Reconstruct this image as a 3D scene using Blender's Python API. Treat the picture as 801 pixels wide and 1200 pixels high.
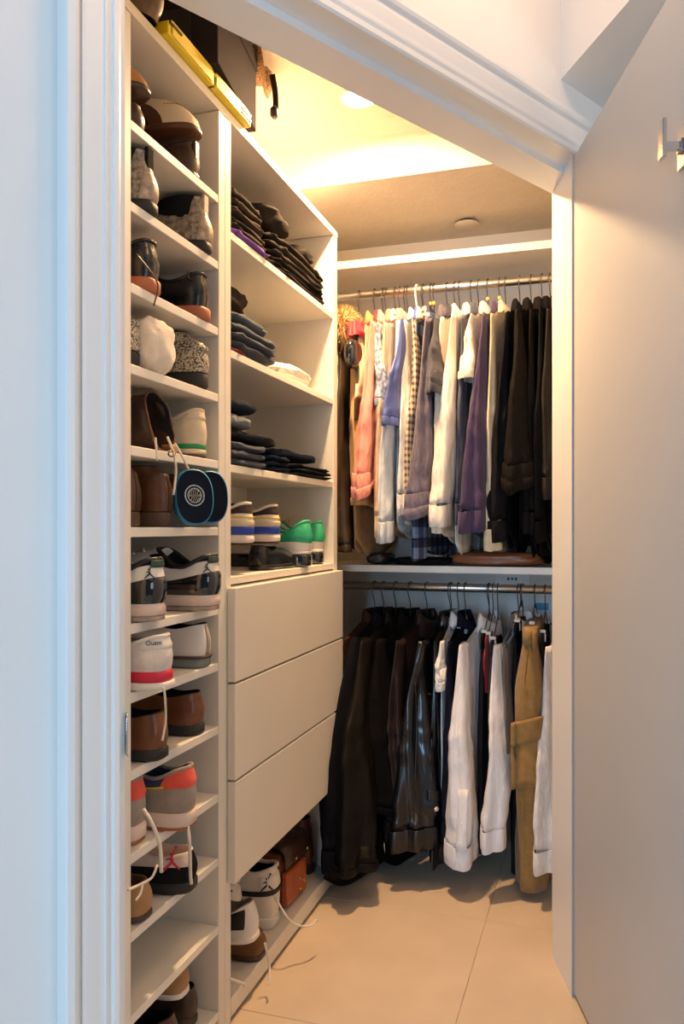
import bpy, bmesh, math, random
from mathutils import Vector, Matrix, Euler, noise
PI = math.pi
for o in list(bpy.data.objects):
    bpy.data.objects.remove(o, do_unlink=True)
SC = bpy.context.scene
COL = SC.collection

# ------------------------------------------------------------------ camera
FPX, CX, HY = 952.0, 400.5, 618.0          # focal length, principal column, horizon row (801 x 1200 frame)
YAW = math.radians(17.63)
CA, SA = math.cos(YAW), math.sin(YAW)
CAMH = 1.14
cam_d = bpy.data.cameras.new('camera'); cam = bpy.data.objects.new('camera', cam_d); COL.objects.link(cam)
cam.location = (0, 0, CAMH); cam.rotation_euler = (PI/2, 0, YAW)
cam_d.sensor_fit = 'VERTICAL'; cam_d.sensor_height = 36.0; cam_d.sensor_width = 24.03
cam_d.lens = FPX/1200*36.0; cam_d.shift_y = (HY-600)/1200; cam_d.clip_start = 0.02
SC.camera = cam
# ------------------------------------------------------------------ world, lights, exposure
SC.view_settings.view_transform = 'Standard'; SC.view_settings.look = 'None'
SC.view_settings.gamma = 1.0; SC.view_settings.use_curve_mapping = False
SC.view_settings.exposure = 0.0
world = bpy.data.worlds.new('world'); SC.world = world; world.use_nodes = True
bg = world.node_tree.nodes['Background']
bg.inputs[0].default_value = (0.70, 0.85, 1.0, 1); bg.inputs[1].default_value = 0.10
def area(name, loc, rot, size, power, color, size_y=None, shape=None):
    l = bpy.data.lights.new(name, 'AREA'); l.energy = power; l.color = color; l.size = size
    if size_y: l.shape = 'RECTANGLE'; l.size_y = size_y
    if shape: l.shape = shape
    o = bpy.data.objects.new(name, l); COL.objects.link(o); o.location = loc; o.rotation_euler = rot
    return o
# daylight from the window of the room behind the camera
def aim(o, tgt):
    o.rotation_euler = (Vector(tgt)-o.location).to_track_quat('-Z', 'Y').to_euler()
win = area('window_daylight', (2.6, -0.2, 1.5), (0,0,0), 1.8, 27, (0.85, 0.92, 1.0), 1.6)
aim(win, (-0.8, 0.6, 1.2))
win2 = area('window_daylight', (-0.45, -2.6, 1.2), (0,0,0), 1.0, 85, (0.42, 0.70, 1.0), 1.6)
aim(win2, (-0.30, 2.6, 0.9))
# warm lamp of that room, high up
pd = bpy.data.lights.new('room_ceiling_lamp', 'POINT'); pd.energy = 12.0; pd.color = (1.0, 0.56, 0.25); pd.shadow_soft_size = 0.10
lamp = bpy.data.objects.new('room_ceiling_lamp', pd); COL.objects.link(lamp); lamp.location = (0.02, 1.15, 2.60)
pd2 = bpy.data.lights.new('passage_lamp', 'POINT'); pd2.energy = 5.0; pd2.color = (1.0, 0.62, 0.32); pd2.shadow_soft_size = 0.10
lamp2 = bpy.data.objects.new('passage_lamp', pd2); COL.objects.link(lamp2); lamp2.location = (0.80, 1.55, 1.75)

# ------------------------------------------------------------------ pixel -> place
def ray(px, py):
    t = (px-CX)/FPX
    return Vector((t*CA-SA, t*SA+CA, (HY-py)/FPX))
def on_x(px, py, x):
    d = ray(px, py); k = x/d.x; return Vector((x, d.y*k, CAMH+d.z*k))
def on_y(px, py, y):
    d = ray(px, py); k = y/d.y; return Vector((d.x*k, y, CAMH+d.z*k))
def on_z(px, py, z):
    d = ray(px, py); k = (z-CAMH)/d.z; return Vector((d.x*k, d.y*k, z))

# ------------------------------------------------------------------ materials
MATS = {}
def mat(name, color, rough=0.6, metal=0.0, var=0.08, vscale=8.0, bump=0.0, bscale=60.0, coat=0.0, emit=None, estr=0.0,
        sheen=0.0, spec=0.5, detail=4.0, color2=None, stretch=(1,1,1), wrinkle=0.0):
    if name in MATS: return MATS[name]
    m = bpy.data.materials.new(name); m.use_nodes = True; nt = m.node_tree; N = nt.nodes; Lk = nt.links
    b = N['Principled BSDF']; b.inputs['Roughness'].default_value = rough; b.inputs['Metallic'].default_value = metal
    b.inputs['Coat Weight'].default_value = coat; b.inputs['Coat Roughness'].default_value = 0.08
    b.inputs['Specular IOR Level'].default_value = spec
    if sheen: b.inputs['Sheen Weight'].default_value = sheen
    tc = N.new('ShaderNodeTexCoord'); mp = N.new('ShaderNodeMapping'); mp.inputs['Scale'].default_value = stretch
    Lk.new(tc.outputs['Object'], mp.inputs[0])
    n = N.new('ShaderNodeTexNoise'); n.inputs['Scale'].default_value = vscale; n.inputs['Detail'].default_value = detail
    Lk.new(mp.outputs[0], n.inputs['Vector'])
    r = N.new('ShaderNodeValToRGB'); r.color_ramp.elements[0].position = 0.3; r.color_ramp.elements[1].position = 0.7
    c = Vector(color[:3]); lo = c*(1-var); hi = c*(1+var)
    if color2: hi = Vector(color2[:3])
    r.color_ramp.elements[0].color = (*[max(0,q) for q in lo], 1); r.color_ramp.elements[1].color = (*[min(1,q) for q in hi], 1)
    Lk.new(n.outputs[0], r.inputs[0]); Lk.new(r.outputs[0], b.inputs['Base Color'])
    if bump:
        n2 = N.new('ShaderNodeTexNoise'); n2.inputs['Scale'].default_value = bscale; n2.inputs['Detail'].default_value = 3
        Lk.new(mp.outputs[0], n2.inputs['Vector'])
        bp = N.new('ShaderNodeBump'); bp.inputs['Strength'].default_value = bump; bp.inputs['Distance'].default_value = 0.004
        Lk.new(n2.outputs[0], bp.inputs['Height']); Lk.new(bp.outputs[0], b.inputs['Normal'])
        if wrinkle:
            m2 = N.new('ShaderNodeMapping'); m2.inputs['Scale'].default_value = (22, 22, 7); m2.inputs['Rotation'].default_value = (0.25, 0.1, 0.3); Lk.new(tc.outputs['Object'], m2.inputs[0])
            n3 = N.new('ShaderNodeTexNoise'); n3.inputs['Scale'].default_value = 1.0; n3.inputs['Detail'].default_value = 3; n3.inputs['Distortion'].default_value = 0.6
            Lk.new(m2.outputs[0], n3.inputs['Vector'])
            b2 = N.new('ShaderNodeBump'); b2.inputs['Strength'].default_value = wrinkle; b2.inputs['Distance'].default_value = 0.03
            Lk.new(n3.outputs[0], b2.inputs['Height']); Lk.new(b2.outputs[0], bp.inputs['Normal'])
    if emit:
        b.inputs['Emission Color'].default_value = (*emit, 1); b.inputs['Emission Strength'].default_value = estr
    MATS[name] = m
    return m
def fabric(name, color, var=0.14, rough=0.9, bump=0.35, vscale=30, bscale=400, sheen=0.12, **k):
    if max(color[:3]) < 0.06: sheen = 0.0; k.setdefault('spec', 0.1)
    return mat(name, color, rough=rough, var=var, vscale=vscale, bump=bump, bscale=bscale, sheen=sheen, **k)
def leather(name, color, rough=0.38, var=0.25, bump=0.3, vscale=14, bscale=90, coat=0.1, **k):
    if max(color[:3]) < 0.03 and rough > 0.3: coat = 0.0; k.setdefault('spec', 0.12)
    return mat(name, color, rough=rough, var=var, vscale=vscale, bump=bump, bscale=bscale, coat=coat, **k)
def checked(name, base, dark, scale, rough=0.9, third=None):
    # woven check: two crossed bands on the cloth's own coordinates
    if name in MATS: return MATS[name]
    m = bpy.data.materials.new(name); m.use_nodes = True; nt = m.node_tree; N = nt.nodes; Lk = nt.links
    b = N['Principled BSDF']; b.inputs['Roughness'].default_value = rough
    tc = N.new('ShaderNodeTexCoord')
    outs = []
    for ax in (1, 2):
        sp = N.new('ShaderNodeSeparateXYZ'); Lk.new(tc.outputs['Object'], sp.inputs[0])
        src = sp.outputs[ax]
        if ax == 1:
            ad = N.new('ShaderNodeMath'); ad.operation = 'ADD'; Lk.new(sp.outputs[0], ad.inputs[0]); Lk.new(sp.outputs[1], ad.inputs[1]); src = ad.outputs[0]
        mu = N.new('ShaderNodeMath'); mu.operation = 'MULTIPLY'; mu.inputs[1].default_value = scale; Lk.new(src, mu.inputs[0])
        si = N.new('ShaderNodeMath'); si.operation = 'SINE'; Lk.new(mu.outputs[0], si.inputs[0])
        gt = N.new('ShaderNodeMath'); gt.operation = 'GREATER_THAN'; gt.inputs[1].default_value = 0.1; Lk.new(si.outputs[0], gt.inputs[0])
        outs.append(gt.outputs[0])
    s = N.new('ShaderNodeMath'); s.operation = 'ADD'; Lk.new(outs[0], s.inputs[0]); Lk.new(outs[1], s.inputs[1])
    h = N.new('ShaderNodeMath'); h.operation = 'MULTIPLY'; h.inputs[1].default_value = 0.5; Lk.new(s.outputs[0], h.inputs[0])
    r = N.new('ShaderNodeValToRGB'); r.color_ramp.interpolation = 'CONSTANT'
    mid = third or tuple((a+c)/2 for a, c in zip(base, dark))
    r.color_ramp.elements[0].color = (*base, 1); r.color_ramp.elements[1].position = 0.9; r.color_ramp.elements[1].color = (*dark, 1)
    e = r.color_ramp.elements.new(0.4); e.color = (*mid, 1)
    Lk.new(h.outputs[0], r.inputs[0]); Lk.new(r.outputs[0], b.inputs['Base Color'])
    MATS[name] = m
    return m
def scaly(name, light, dark, scale=120, rough=0.35):
    if name in MATS: return MATS[name]
    m = bpy.data.materials.new(name); m.use_nodes = True; nt = m.node_tree; N = nt.nodes; Lk = nt.links
    b = N['Principled BSDF']; b.inputs['Roughness'].default_value = rough
    tc = N.new('ShaderNodeTexCoord'); v = N.new('ShaderNodeTexVoronoi'); v.inputs['Scale'].default_value = scale
    Lk.new(tc.outputs['Object'], v.inputs['Vector'])
    r = N.new('ShaderNodeValToRGB'); r.color_ramp.elements[0].position = 0.35; r.color_ramp.elements[1].position = 0.72
    r.color_ramp.elements[0].color = (*light, 1); r.color_ramp.elements[1].color = (*dark, 1)
    Lk.new(v.outputs['Distance'], r.inputs[0]); Lk.new(r.outputs[0], b.inputs['Base Color'])
    bp = N.new('ShaderNodeBump'); bp.inputs['Strength'].default_value = 0.5; bp.inputs['Distance'].default_value = 0.002; bp.invert = True
    Lk.new(v.outputs['Distance'], bp.inputs['Height']); Lk.new(bp.outputs[0], b.inputs['Normal'])
    MATS[name] = m
    return m

M_WALL = mat('wall_paint', (0.80,0.79,0.77), 0.75, var=0.02, vscale=3, bump=0.06, bscale=120)
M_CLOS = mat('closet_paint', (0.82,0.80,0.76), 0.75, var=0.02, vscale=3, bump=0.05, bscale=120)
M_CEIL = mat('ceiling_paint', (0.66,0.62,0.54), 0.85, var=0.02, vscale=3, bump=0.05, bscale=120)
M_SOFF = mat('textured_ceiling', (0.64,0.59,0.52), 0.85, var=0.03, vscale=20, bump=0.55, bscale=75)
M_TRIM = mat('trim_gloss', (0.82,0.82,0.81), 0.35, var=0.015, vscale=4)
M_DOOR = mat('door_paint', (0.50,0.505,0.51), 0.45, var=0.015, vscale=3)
M_MELA = mat('melamine_cream', (0.80,0.76,0.68), 0.45, var=0.02, vscale=5)
M_DRAW = mat('drawer_cream', (0.78,0.73,0.65), 0.42, var=0.015, vscale=4)
M_TILE = mat('floor_tile', (0.62,0.50,0.38), 0.5, var=0.06, vscale=6, bump=0.03, bscale=40, detail=8)
M_GROUT = mat('grout', (0.56,0.45,0.34), 0.9)
M_CHROME = mat('chrome', (0.75,0.75,0.76), 0.18, 1.0, var=0.02)
M_STEEL = mat('satin_steel', (0.62,0.60,0.58), 0.32, 1.0, var=0.04)
M_WIRE = mat('hanger_wire', (0.10,0.09,0.08), 0.4, 0.7)
M_BLACK = mat('black_plastic', (0.012,0.012,0.014), 0.4)
M_WHITEP = mat('white_plastic', (0.85,0.83,0.80), 0.4, var=0.02)
M_WOODH = mat('hanger_wood', (0.42,0.19,0.07), 0.4, var=0.2, vscale=12, stretch=(1,1,6))
M_WOODL = mat('hanger_wood_light', (0.70,0.46,0.22), 0.4, var=0.15, vscale=12)
M_LACE = fabric('lace_cotton', (0.78,0.70,0.60), bump=0.2)
M_LACEB = fabric('lace_brown', (0.30,0.22,0.16), bump=0.2)

# ------------------------------------------------------------------ object helpers
def link(name, me, m, parent=None, loc=None):
    o = bpy.data.objects.new(name, me); COL.objects.link(o)
    if m and not me.materials: me.materials.append(m)
    if parent: o.parent = parent
    if loc: o.location = loc
    return o
def mesh(name, V, F, m, parent=None, smooth=True, normals=True):
    me = bpy.data.meshes.new(name); me.from_pydata([tuple(v) for v in V], [], F); me.update()
    if normals:
        bm = bmesh.new(); bm.from_mesh(me); bmesh.ops.recalc_face_normals(bm, faces=bm.faces); bm.to_mesh(me); bm.free()
    if smooth:
        me.polygons.foreach_set('use_smooth', [True]*len(me.polygons))
    return link(name, me, m, parent)
def boxmesh(name, p0, p1, m, parent=None, bev=0.0, seg=1):
    bm = bmesh.new(); bmesh.ops.create_cube(bm, size=1)
    c = [(a+b)/2 for a, b in zip(p0, p1)]; s = [abs(b-a) for a, b in zip(p0, p1)]
    for v in bm.verts: v.co = Vector((c[0]+v.co.x*s[0], c[1]+v.co.y*s[1], c[2]+v.co.z*s[2]))
    if bev: bmesh.ops.bevel(bm, geom=list(bm.edges), offset=bev, segments=seg, affect='EDGES', profile=0.5)
    me = bpy.data.meshes.new(name); bm.to_mesh(me); bm.free()
    return link(name, me, m, parent)
def prism(name, poly, z0, z1, m, parent=None):
    n = len(poly)
    V = [(x, y, z0) for x, y in poly]+[(x, y, z1) for x, y in poly]
    F = [list(range(n))[::-1], list(range(n, 2*n))]+[[i, (i+1) % n, n+(i+1) % n, n+i] for i in range(n)]
    return mesh(name, V, F, m, parent, smooth=False)
def loft(rings, closed=True, cap0=False, cap1=False):
    n = len(rings[0]); V = [p for r in rings for p in r]; F = []
    for i in range(len(rings)-1):
        for j in range(n if closed else n-1):
            k = (j+1) % n
            F.append([i*n+j, i*n+k, (i+1)*n+k, (i+1)*n+j])
    if cap0: F.append(list(range(n))[::-1])
    if cap1: F.append([(len(rings)-1)*n+j for j in range(n)])
    return V, F
def tubeVF(path, r, n=8, flat=1.0):
    path = [Vector(p) for p in path]; rings = []
    up = Vector((0.13, 0.21, 0.97)); prev = None
    for i, p in enumerate(path):
        d = (path[min(i+1, len(path)-1)]-path[max(i-1, 0)]).normalized()
        if prev is None:
            a = d.cross(up)
            if a.length < 1e-3: a = d.cross(Vector((1, 0, 0)))
        else: a = prev-d*prev.dot(d)
        a.normalize(); prev = a; b = d.cross(a)
        rr = r[i] if isinstance(r, (list, tuple)) else r
        rings.append([p+a*rr*math.cos(2*PI*j/n)+b*rr*flat*math.sin(2*PI*j/n) for j in range(n)])
    return loft(rings, True, True, True)
def merge(*parts):
    V, F = [], []
    for v, f in parts:
        o = len(V); V += list(v); F += [[i+o for i in q] for q in f]
    return V, F
def smoothpath(pts, k=6):
    pts = [Vector(p) for p in pts]; out = []
    for i in range(len(pts)-1):
        p0 = pts[max(i-1, 0)]; p1 = pts[i]; p2 = pts[i+1]; p3 = pts[min(i+2, len(pts)-1)]
        for j in range(k):
            t = j/k
            out.append(0.5*((2*p1)+(p2-p0)*t+(2*p0-5*p1+4*p2-p3)*t*t+(3*p1-p0-3*p2+p3)*t**3))
    out.append(pts[-1]); return out
def tube(name, path, r, m, parent=None, n=8, flat=1.0):
    V, F = tubeVF(path, r, n, flat); return mesh(name, V, F, m, parent)
def tag(o, label, cat, group=None):
    o['label'] = label; o['category'] = cat
    if group: o['group'] = group
    return o
def thing(name, label, cat, loc=(0,0,0), rot=(0,0,0), group=None):
    o = bpy.data.objects.new(name, None); COL.objects.link(o); o.location = loc; o.rotation_euler = rot
    o.empty_display_size = 0.05
    return tag(o, label, cat, group)
def struct(o): o['kind'] = 'structure'; return o
def sp(x, e): return math.copysign(abs(x)**e, x)
def lerp(a, b, t): return a+(b-a)*t
def clamp(x, a=0.0, b=1.0): return max(a, min(b, x))
def sstep(a, b, x):
    t = clamp((x-a)/(b-a)); return t*t*(3-2*t)

# ================================================================== SETTING
H_SOFF, H_CEIL, H_OUT = 2.24, 2.37, 2.75
EA = math.radians(29.37)                      # doorway wall runs 29 degrees off the closet's long axis
Ev = Vector((math.sin(EA), math.cos(EA))); Nv = Vector((-math.cos(EA), math.sin(EA)))
_o = Vector((0.658*CA-2.065*SA, 0.658*SA+2.065*CA))
def DW(s, d): p = _o+Ev*s+Nv*d; return (p.x, p.y)
T_W = 0.14
S_L = -1.336; S_RN = -0.135                   # left jamb edge, right jamb edge on the room side (splayed jamb)
HEADZ = CAMH+0.905
X_LW, Y_BW = -1.13, 3.08                      # closet left wall, back wall
UX0, UX1 = -1.11, -0.81                       # shelving unit back and front

floor = struct(boxmesh('floor', (-2.0, -1.6, -0.05), (2.2, 3.3, -0.0025), M_GROUT))
TS = 0.61
bm = bmesh.new(); bmesh.ops.create_cube(bm, size=1)
for v in bm.verts: v.co = Vector((v.co.x*(TS-0.002), v.co.y*(TS-0.002), v.co.z*0.012))
bmesh.ops.bevel(bm, geom=[e for e in bm.edges if all(v.co.z > 0 for v in e.verts)], offset=0.0008, segments=1, affect='EDGES')
tile_me = bpy.data.meshes.new('floor_tile'); bm.to_mesh(tile_me); bm.free(); tile_me.materials.append(M_TILE)
for i in range(-2, 4):
    for j in range(-6, 2):
        x = -0.316+TS*(i+0.5); y = 2.37+TS*(j+0.5)
        if x-TS/2 < -1.6 or y+TS/2 > 3.3: continue
        link('floor_tile', tile_me, None, floor, (x, y, -0.006))

def wall_seg(name, s0, s1, z0, z1, poly=None):
    return struct(prism(name, poly or [DW(s0,0), DW(s1,0), DW(s1,T_W), DW(s0,T_W)], z0, z1, M_WALL))
wall_seg('wall_doorway_left', -3.2, S_L, 0, H_OUT)
wall_seg('wall_doorway_right', 0, 0, 0, H_OUT, [DW(S_RN,0), DW(1.15,0), DW(1.15,T_W), DW(0,T_W)])
wall_seg('wall_doorway_head', 0, 0, HEADZ+0.012, H_OUT, [DW(S_L,0), DW(S_RN,0), DW(0,T_W), DW(S_L,T_W)])
struct(prism('wall_back', [(X_LW-0.1,Y_BW),(0.60,Y_BW),(0.60,Y_BW+0.1),(X_LW-0.1,Y_BW+0.1)], 0, 2.6, M_CLOS))
struct(prism('wall_left', [(X_LW-0.1,0.30),(X_LW,0.42),(X_LW,Y_BW),(X_LW-0.1,Y_BW)], 0, 2.6, M_CLOS))
# ceilings: the room's upper one, the closet's, and the lowered soffit over the hanging bay
fl = lambda z0, z1, pts, name, m: struct(prism(name, pts, z0, z1, m))
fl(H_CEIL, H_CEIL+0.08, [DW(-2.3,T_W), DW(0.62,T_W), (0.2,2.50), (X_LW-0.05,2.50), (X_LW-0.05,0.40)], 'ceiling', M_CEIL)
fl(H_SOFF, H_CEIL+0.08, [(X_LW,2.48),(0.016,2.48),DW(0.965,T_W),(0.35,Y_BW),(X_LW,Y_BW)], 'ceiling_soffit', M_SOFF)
cv = []
for x in (X_LW-0.02, 0.05):
    cv.append([(x, 2.482, H_CEIL+0.01)]+[(x, 2.48-0.11+0.11*math.sin(q*PI/16), H_CEIL-0.11+0.11*math.cos(q*PI/16)) for q in range(9)]+[(x, 2.482, H_CEIL-0.11)])
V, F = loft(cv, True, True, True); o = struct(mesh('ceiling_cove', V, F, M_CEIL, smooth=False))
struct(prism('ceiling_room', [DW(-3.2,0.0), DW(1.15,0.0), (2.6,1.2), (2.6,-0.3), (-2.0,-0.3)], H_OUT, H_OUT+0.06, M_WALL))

# head and side jambs with the door stop
def jamb_box(name, s0, s1, d0, d1, z0, z1, skew=False):
    k = lambda d: (1-d/T_W)*S_RN
    poly = [DW(s0,d0), DW(s1 if not skew else s1+k(d0),d0), DW(s1 if not skew else s1+k(d1),d1), DW(s0,d1)]
    return struct(prism(name, poly, z0, z1, M_TRIM))
jamb_box('trim_1', S_L, 0, 0, T_W, HEADZ, HEADZ+0.012, True)
t = jamb_box('trim_2', S_L+0.012, 0, 0.052, T_W, HEADZ-0.016, HEADZ, True)
jamb_box('trim_3', S_L, S_L+0.012, 0, T_W, 0, HEADZ)
# splayed hinge-side jamb face with its stop
kk = lambda d, off: DW((1-d/T_W)*S_RN+off, d)
struct(prism('trim_4', [kk(0,-0.004), kk(0,0.0), kk(T_W,0.0), kk(T_W,-0.004)], 0, HEADZ, M_TRIM))

# moulded casing: profile (w out from the opening, p proud of the wall)
CW = 0.088
prof = [(0,0),(0,0.010),(0.004,0.014),(0.012,0.015),(0.0125,0.012),(0.016,0.012),(0.022,0.016),(0.026,0.017),(0.0265,0.0145),
        (0.034,0.0155),(0.046,0.018),(0.056,0.020),(0.0615,0.020),(0.062,0.0165),(0.066,0.018),(0.070,0.026),(0.076,0.029),(0.086,0.029),(CW,0.026),(CW,0)]
def casing(name, kind):
    rings = []
    if kind == 'left':
        for zz in (0.0, None):
            rings.append([(*DW(S_L-w, -p), zz if zz is not None else HEADZ+0.003+w) for w, p in prof])
    elif kind == 'head':
        rings.append([(*DW(S_L-w, -p), HEADZ-0.004+w) for w, p in prof])
        rings.append([(*DW(S_RN+w, -p), HEADZ-0.004+w) for w, p in prof])
    else:
        for zz in (0.0, None):
            rings.append([(*DW(S_RN+0.05+w, -p*0.6), zz if zz is not None else HEADZ+w) for w, p in prof])
    V, F = loft(rings, True, True, True)
    return struct(mesh(name, V, F, M_TRIM, smooth=False))
casing('trim_5', 'left'); casing('trim_6', 'head')
# strike plate on the latch-side jamb
z0 = on_z
P = thing('strike_plate', 'small curved steel strike plate let into the white door jamb', 'strike plate', (*DW(S_L+0.012, 0.03), 0.845))
p0 = _o+Ev*(S_L+0.0125)
V, F = [], []
rows = []
for zz in (-0.030, -0.022, 0.022, 0.030):
    hh = 0.004 if abs(zz) > 0.025 else 0.0
    row = []
    for (ds, d) in ((0.0025,0.05),(0.0025,0.01),(0.0022,-0.002),(0.0,-0.008),(-0.003+hh*0.5,-0.012)):
        q = Ev*ds+Nv*(d-0.03); row.append((q.x, q.y, zz))
    rows.append(row)
V, F = loft(rows, False)
o = mesh('plate', V, F, M_CHROME, P); sm = o.modifiers.new('solid', 'SOLIDIFY'); sm.thickness = 0.0016
for zz in (-0.016, 0.016):
    q = Ev*0.0035
    o = tube('screw', [(q.x-Ev.x*0.001,q.y-Ev.y*0.001,zz),(q.x+Ev.x*0.001,q.y+Ev.y*0.001,zz)], 0.0035, M_STEEL, P)

# lowered header of the passage beside the door
nb = DW(-0.187, 0.0); ang = math.radians(-11.8)
dirc = Vector((-math.sin(ang), -math.cos(ang)))
dirw = Vector((dirc.x*CA-dirc.y*SA, dirc.x*SA+dirc.y*CA))
rgt = Vector((-dirw.y, dirw.x)); rgt = rgt if rgt.x > 0 else -rgt
a = Vector(nb); b = a+dirw*1.9
far = Vector(DW(0.62, 0))
struct(prism('wall_header', [tuple(a), tuple(b), tuple(b+rgt*0.8), tuple(far)], 2.208, H_OUT, M_WALL))

# ------------------------------------------------------------------ door with robe hook
dj = Vector(DW(S_RN, -0.004))
da = math.radians(1.0); dcam = Vector((-math.sin(da), -math.cos(da)))
ddir = Vector((dcam.x*CA-dcam.y*SA, dcam.x*SA+dcam.y*CA)); dn = Vector((-ddir.y, ddir.x)); dn = dn if dn.x < 0 else -dn
def DR(l, o_, z): p = dj+ddir*l+dn*o_; return (p.x, p.y, z)
DTOP = HEADZ-0.006
D = thing('door_1', 'plain pale grey painted door standing open beside the closet', 'door', (dj.x, dj.y, 0)); D['kind'] = 'structure'; del D['category']; del D['label']
def dpart(name, l0, l1, o0, o1, z0, z1, m, bev=0.0015):
    V = [Vector(DR(l, o_, z))-Vector((dj.x, dj.y, 0)) for z in (z0, z1) for l, o_ in ((l0,o0),(l1,o0),(l1,o1),(l0,o1))]
    F = [[3,2,1,0],[4,5,6,7],[0,1,5,4],[1,2,6,5],[2,3,7,6],[3,0,4,7]]
    bm = bmesh.new(); vs = [bm.verts.new(v) for v in V]; [bm.faces.new([vs[i] for i in f]) for f in F]
    bmesh.ops.recalc_face_normals(bm, faces=bm.faces); bmesh.ops.bevel(bm, geom=list(bm.edges), offset=bev, segments=2, affect='EDGES')
    me = bpy.data.meshes.new(name); bm.to_mesh(me); bm.free(); return link(name, me, m, D)
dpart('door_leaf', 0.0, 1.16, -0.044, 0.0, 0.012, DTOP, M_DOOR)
for zz in (0.25, 1.0, 1.80):
    o = tube('hinge', [Vector(DR(0.0, -0.050, zz+k))-Vector((dj.x, dj.y, 0)) for k in (-0.05, 0.05)], 0.007, M_STEEL, D)
# robe hook: square back plate, short stem, upright blade
hp = None
for i in range(400):
    l = 0.2+i*0.002; q = Vector(DR(l, 0, 0)); rel = Vector((q.x*CA+q.y*SA, -q.x*SA+q.y*CA)); px = CX+FPX*rel.x/rel.y
    if px > 803: hp = l; zc = rel.y; break
hz = CAMH+(HY-170)/FPX*zc
Hk = thing('robe_hook', 'chrome robe hook with square plate screwed to the open door', 'hook', DR(hp, 0, hz))
def hpart(name, l0, l1, o0, o1, z0, z1):
    base = Vector(DR(hp, 0, hz)); V = [Vector(DR(hp+l, o_, hz+z))-base for z in (z0, z1) for l, o_ in ((l0,o0),(l1,o0),(l1,o1),(l0,o1))]
    F = [[3,2,1,0],[4,5,6,7],[0,1,5,4],[1,2,6,5],[2,3,7,6],[3,0,4,7]]
    bm = bmesh.new(); vs = [bm.verts.new(v) for v in V]; [bm.faces.new([vs[i] for i in f]) for f in F]
    bmesh.ops.recalc_face_normals(bm, faces=bm.faces); bmesh.ops.bevel(bm, geom=list(bm.edges), offset=0.0012, segments=2, affect='EDGES')
    me = bpy.data.meshes.new(name); bm.to_mesh(me); bm.free(); return link(name, me, M_CHROME, Hk)
hpart('back_plate', -0.022, 0.022, 0.0005, 0.006, -0.035, 0.035)
hpart('stem', -0.006, 0.006, 0.006, 0.036, -0.008, 0.004)
hpart('stem_foot', -0.010, 0.010, 0.0055, 0.012, -0.012, 0.008)
hpart('hook_blade', -0.011, 0.011, 0.034, 0.041, -0.022, 0.040)

# ------------------------------------------------------------------ ceiling light and sprinkler cover
lp = on_z(420, 116, H_CEIL-0.02)
Lt = thing('ceiling_light', 'round glowing white ceiling light on the closet ceiling', 'light', (lp.x, lp.y, H_CEIL))
def disc_rings(prof_, n=40): return [[(r*math.cos(2*PI*j/n), r*math.sin(2*PI*j/n), z) for j in range(n)] for r, z in prof_]
V, F = loft(disc_rings([(0.050,0),(0.054,-0.003),(0.054,-0.018),(0.052,-0.021),(0.047,-0.021)]), True)
mesh('trim_ring', V, F, M_WHITEP, Lt)
V, F = loft(disc_rings([(0.047,-0.021),(0.030,-0.0235),(0.004,-0.0245)]), True, False, True)
mesh('diffuser', V, F, mat('lit_diffuser', (1,0.93,0.8), 0.5, var=0, emit=(1.0,0.80,0.52), estr=14), Lt)
pl = bpy.data.lights.new('ceiling_light_beam', 'AREA'); pl.shape = 'DISK'; pl.size = 0.085; pl.energy = 36.0; pl.color = (1.0, 0.62, 0.31)
plo = bpy.data.objects.new('ceiling_light_beam', pl); COL.objects.link(plo); plo.location = (lp.x, lp.y, H_CEIL-0.026)
sp_ = on_z(547, 263, H_SOFF-0.012)
So = thing('sprinkler_cover', 'flat round white sprinkler cover plate under the textured soffit', 'sprinkler cover', (sp_.x, sp_.y, H_SOFF))
V, F = loft(disc_rings([(0.042,-0.010),(0.0435,-0.011),(0.0435,-0.014),(0.041,-0.016),(0.003,-0.0165)], 36), True, True, True)
mesh('cover_plate', V, F, M_SOFF, So)
V, F = loft(disc_rings([(0.028,0.0),(0.028,-0.011)], 24), True); mesh('collar', V, F, M_BLACK, So)

# ------------------------------------------------------------------ shelving unit
U = thing('shelving_unit', 'tall cream shelving unit with shoe shelves, open shelves and drawers', 'shelving unit', (UX1, 1.2, 0))
def ub(name, x0, x1, y0, y1, z0, z1, m=M_MELA, bev=0.0012, parent=None):
    b_ = Vector((UX1, 1.2, 0)); return boxmesh(name, Vector((x0,y0,z0))-b_, Vector((x1,y1,z1))-b_, m, parent or U, bev)
yA = on_x(153.5, 600, UX1).y; yB0 = on_x(256.3, 600, UX1).y; yB1 = on_x(270.4, 600, UX1).y
yC0 = on_x(390.5, 600, UX1).y; yC1 = on_x(394.9, 600, UX1).y
hz_ = lambda px, py, x=UX1: on_x(px, py, x).z
UT = hz_(154, 2.6)
yA0 = yA-0.06
ub('side_panel', UX0, UX1, yA0, yA, 0, UT-0.022)
ub('divider_panel', UX0, UX1, yB0, (yB0+yB1)/2-0.0006, 0, UT-0.022); ub('divider_panel', UX0, UX1, (yB0+yB1)/2+0.0006, yB1, 0, UT-0.022)
ub('side_panel', UX0, UX1, yC0, yC1, 0, UT-0.022)
ub('top_panel', UX0, UX1+0.001, yA0, yC1, UT-0.021, UT)
ub('back_panel', UX0-0.008, UX0-0.0005, yA0, yC1, 0, UT-0.022, M_MELA)
SH = [hz_(154, v) for v in (139.5, 235.3, 330.7, 426, 522, 618, 732, 813, 904, 1002, 1094, 1192)]+[0.06]
SHT = 0.018
for z in SH: ub('shoe_shelf', UX0, UX1-0.001, yA+0.001, yB0-0.001, z-SHT, z)
SR = [hz_(271.5, v) for v in (271.6, 410, 544.3, 676)]
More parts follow.
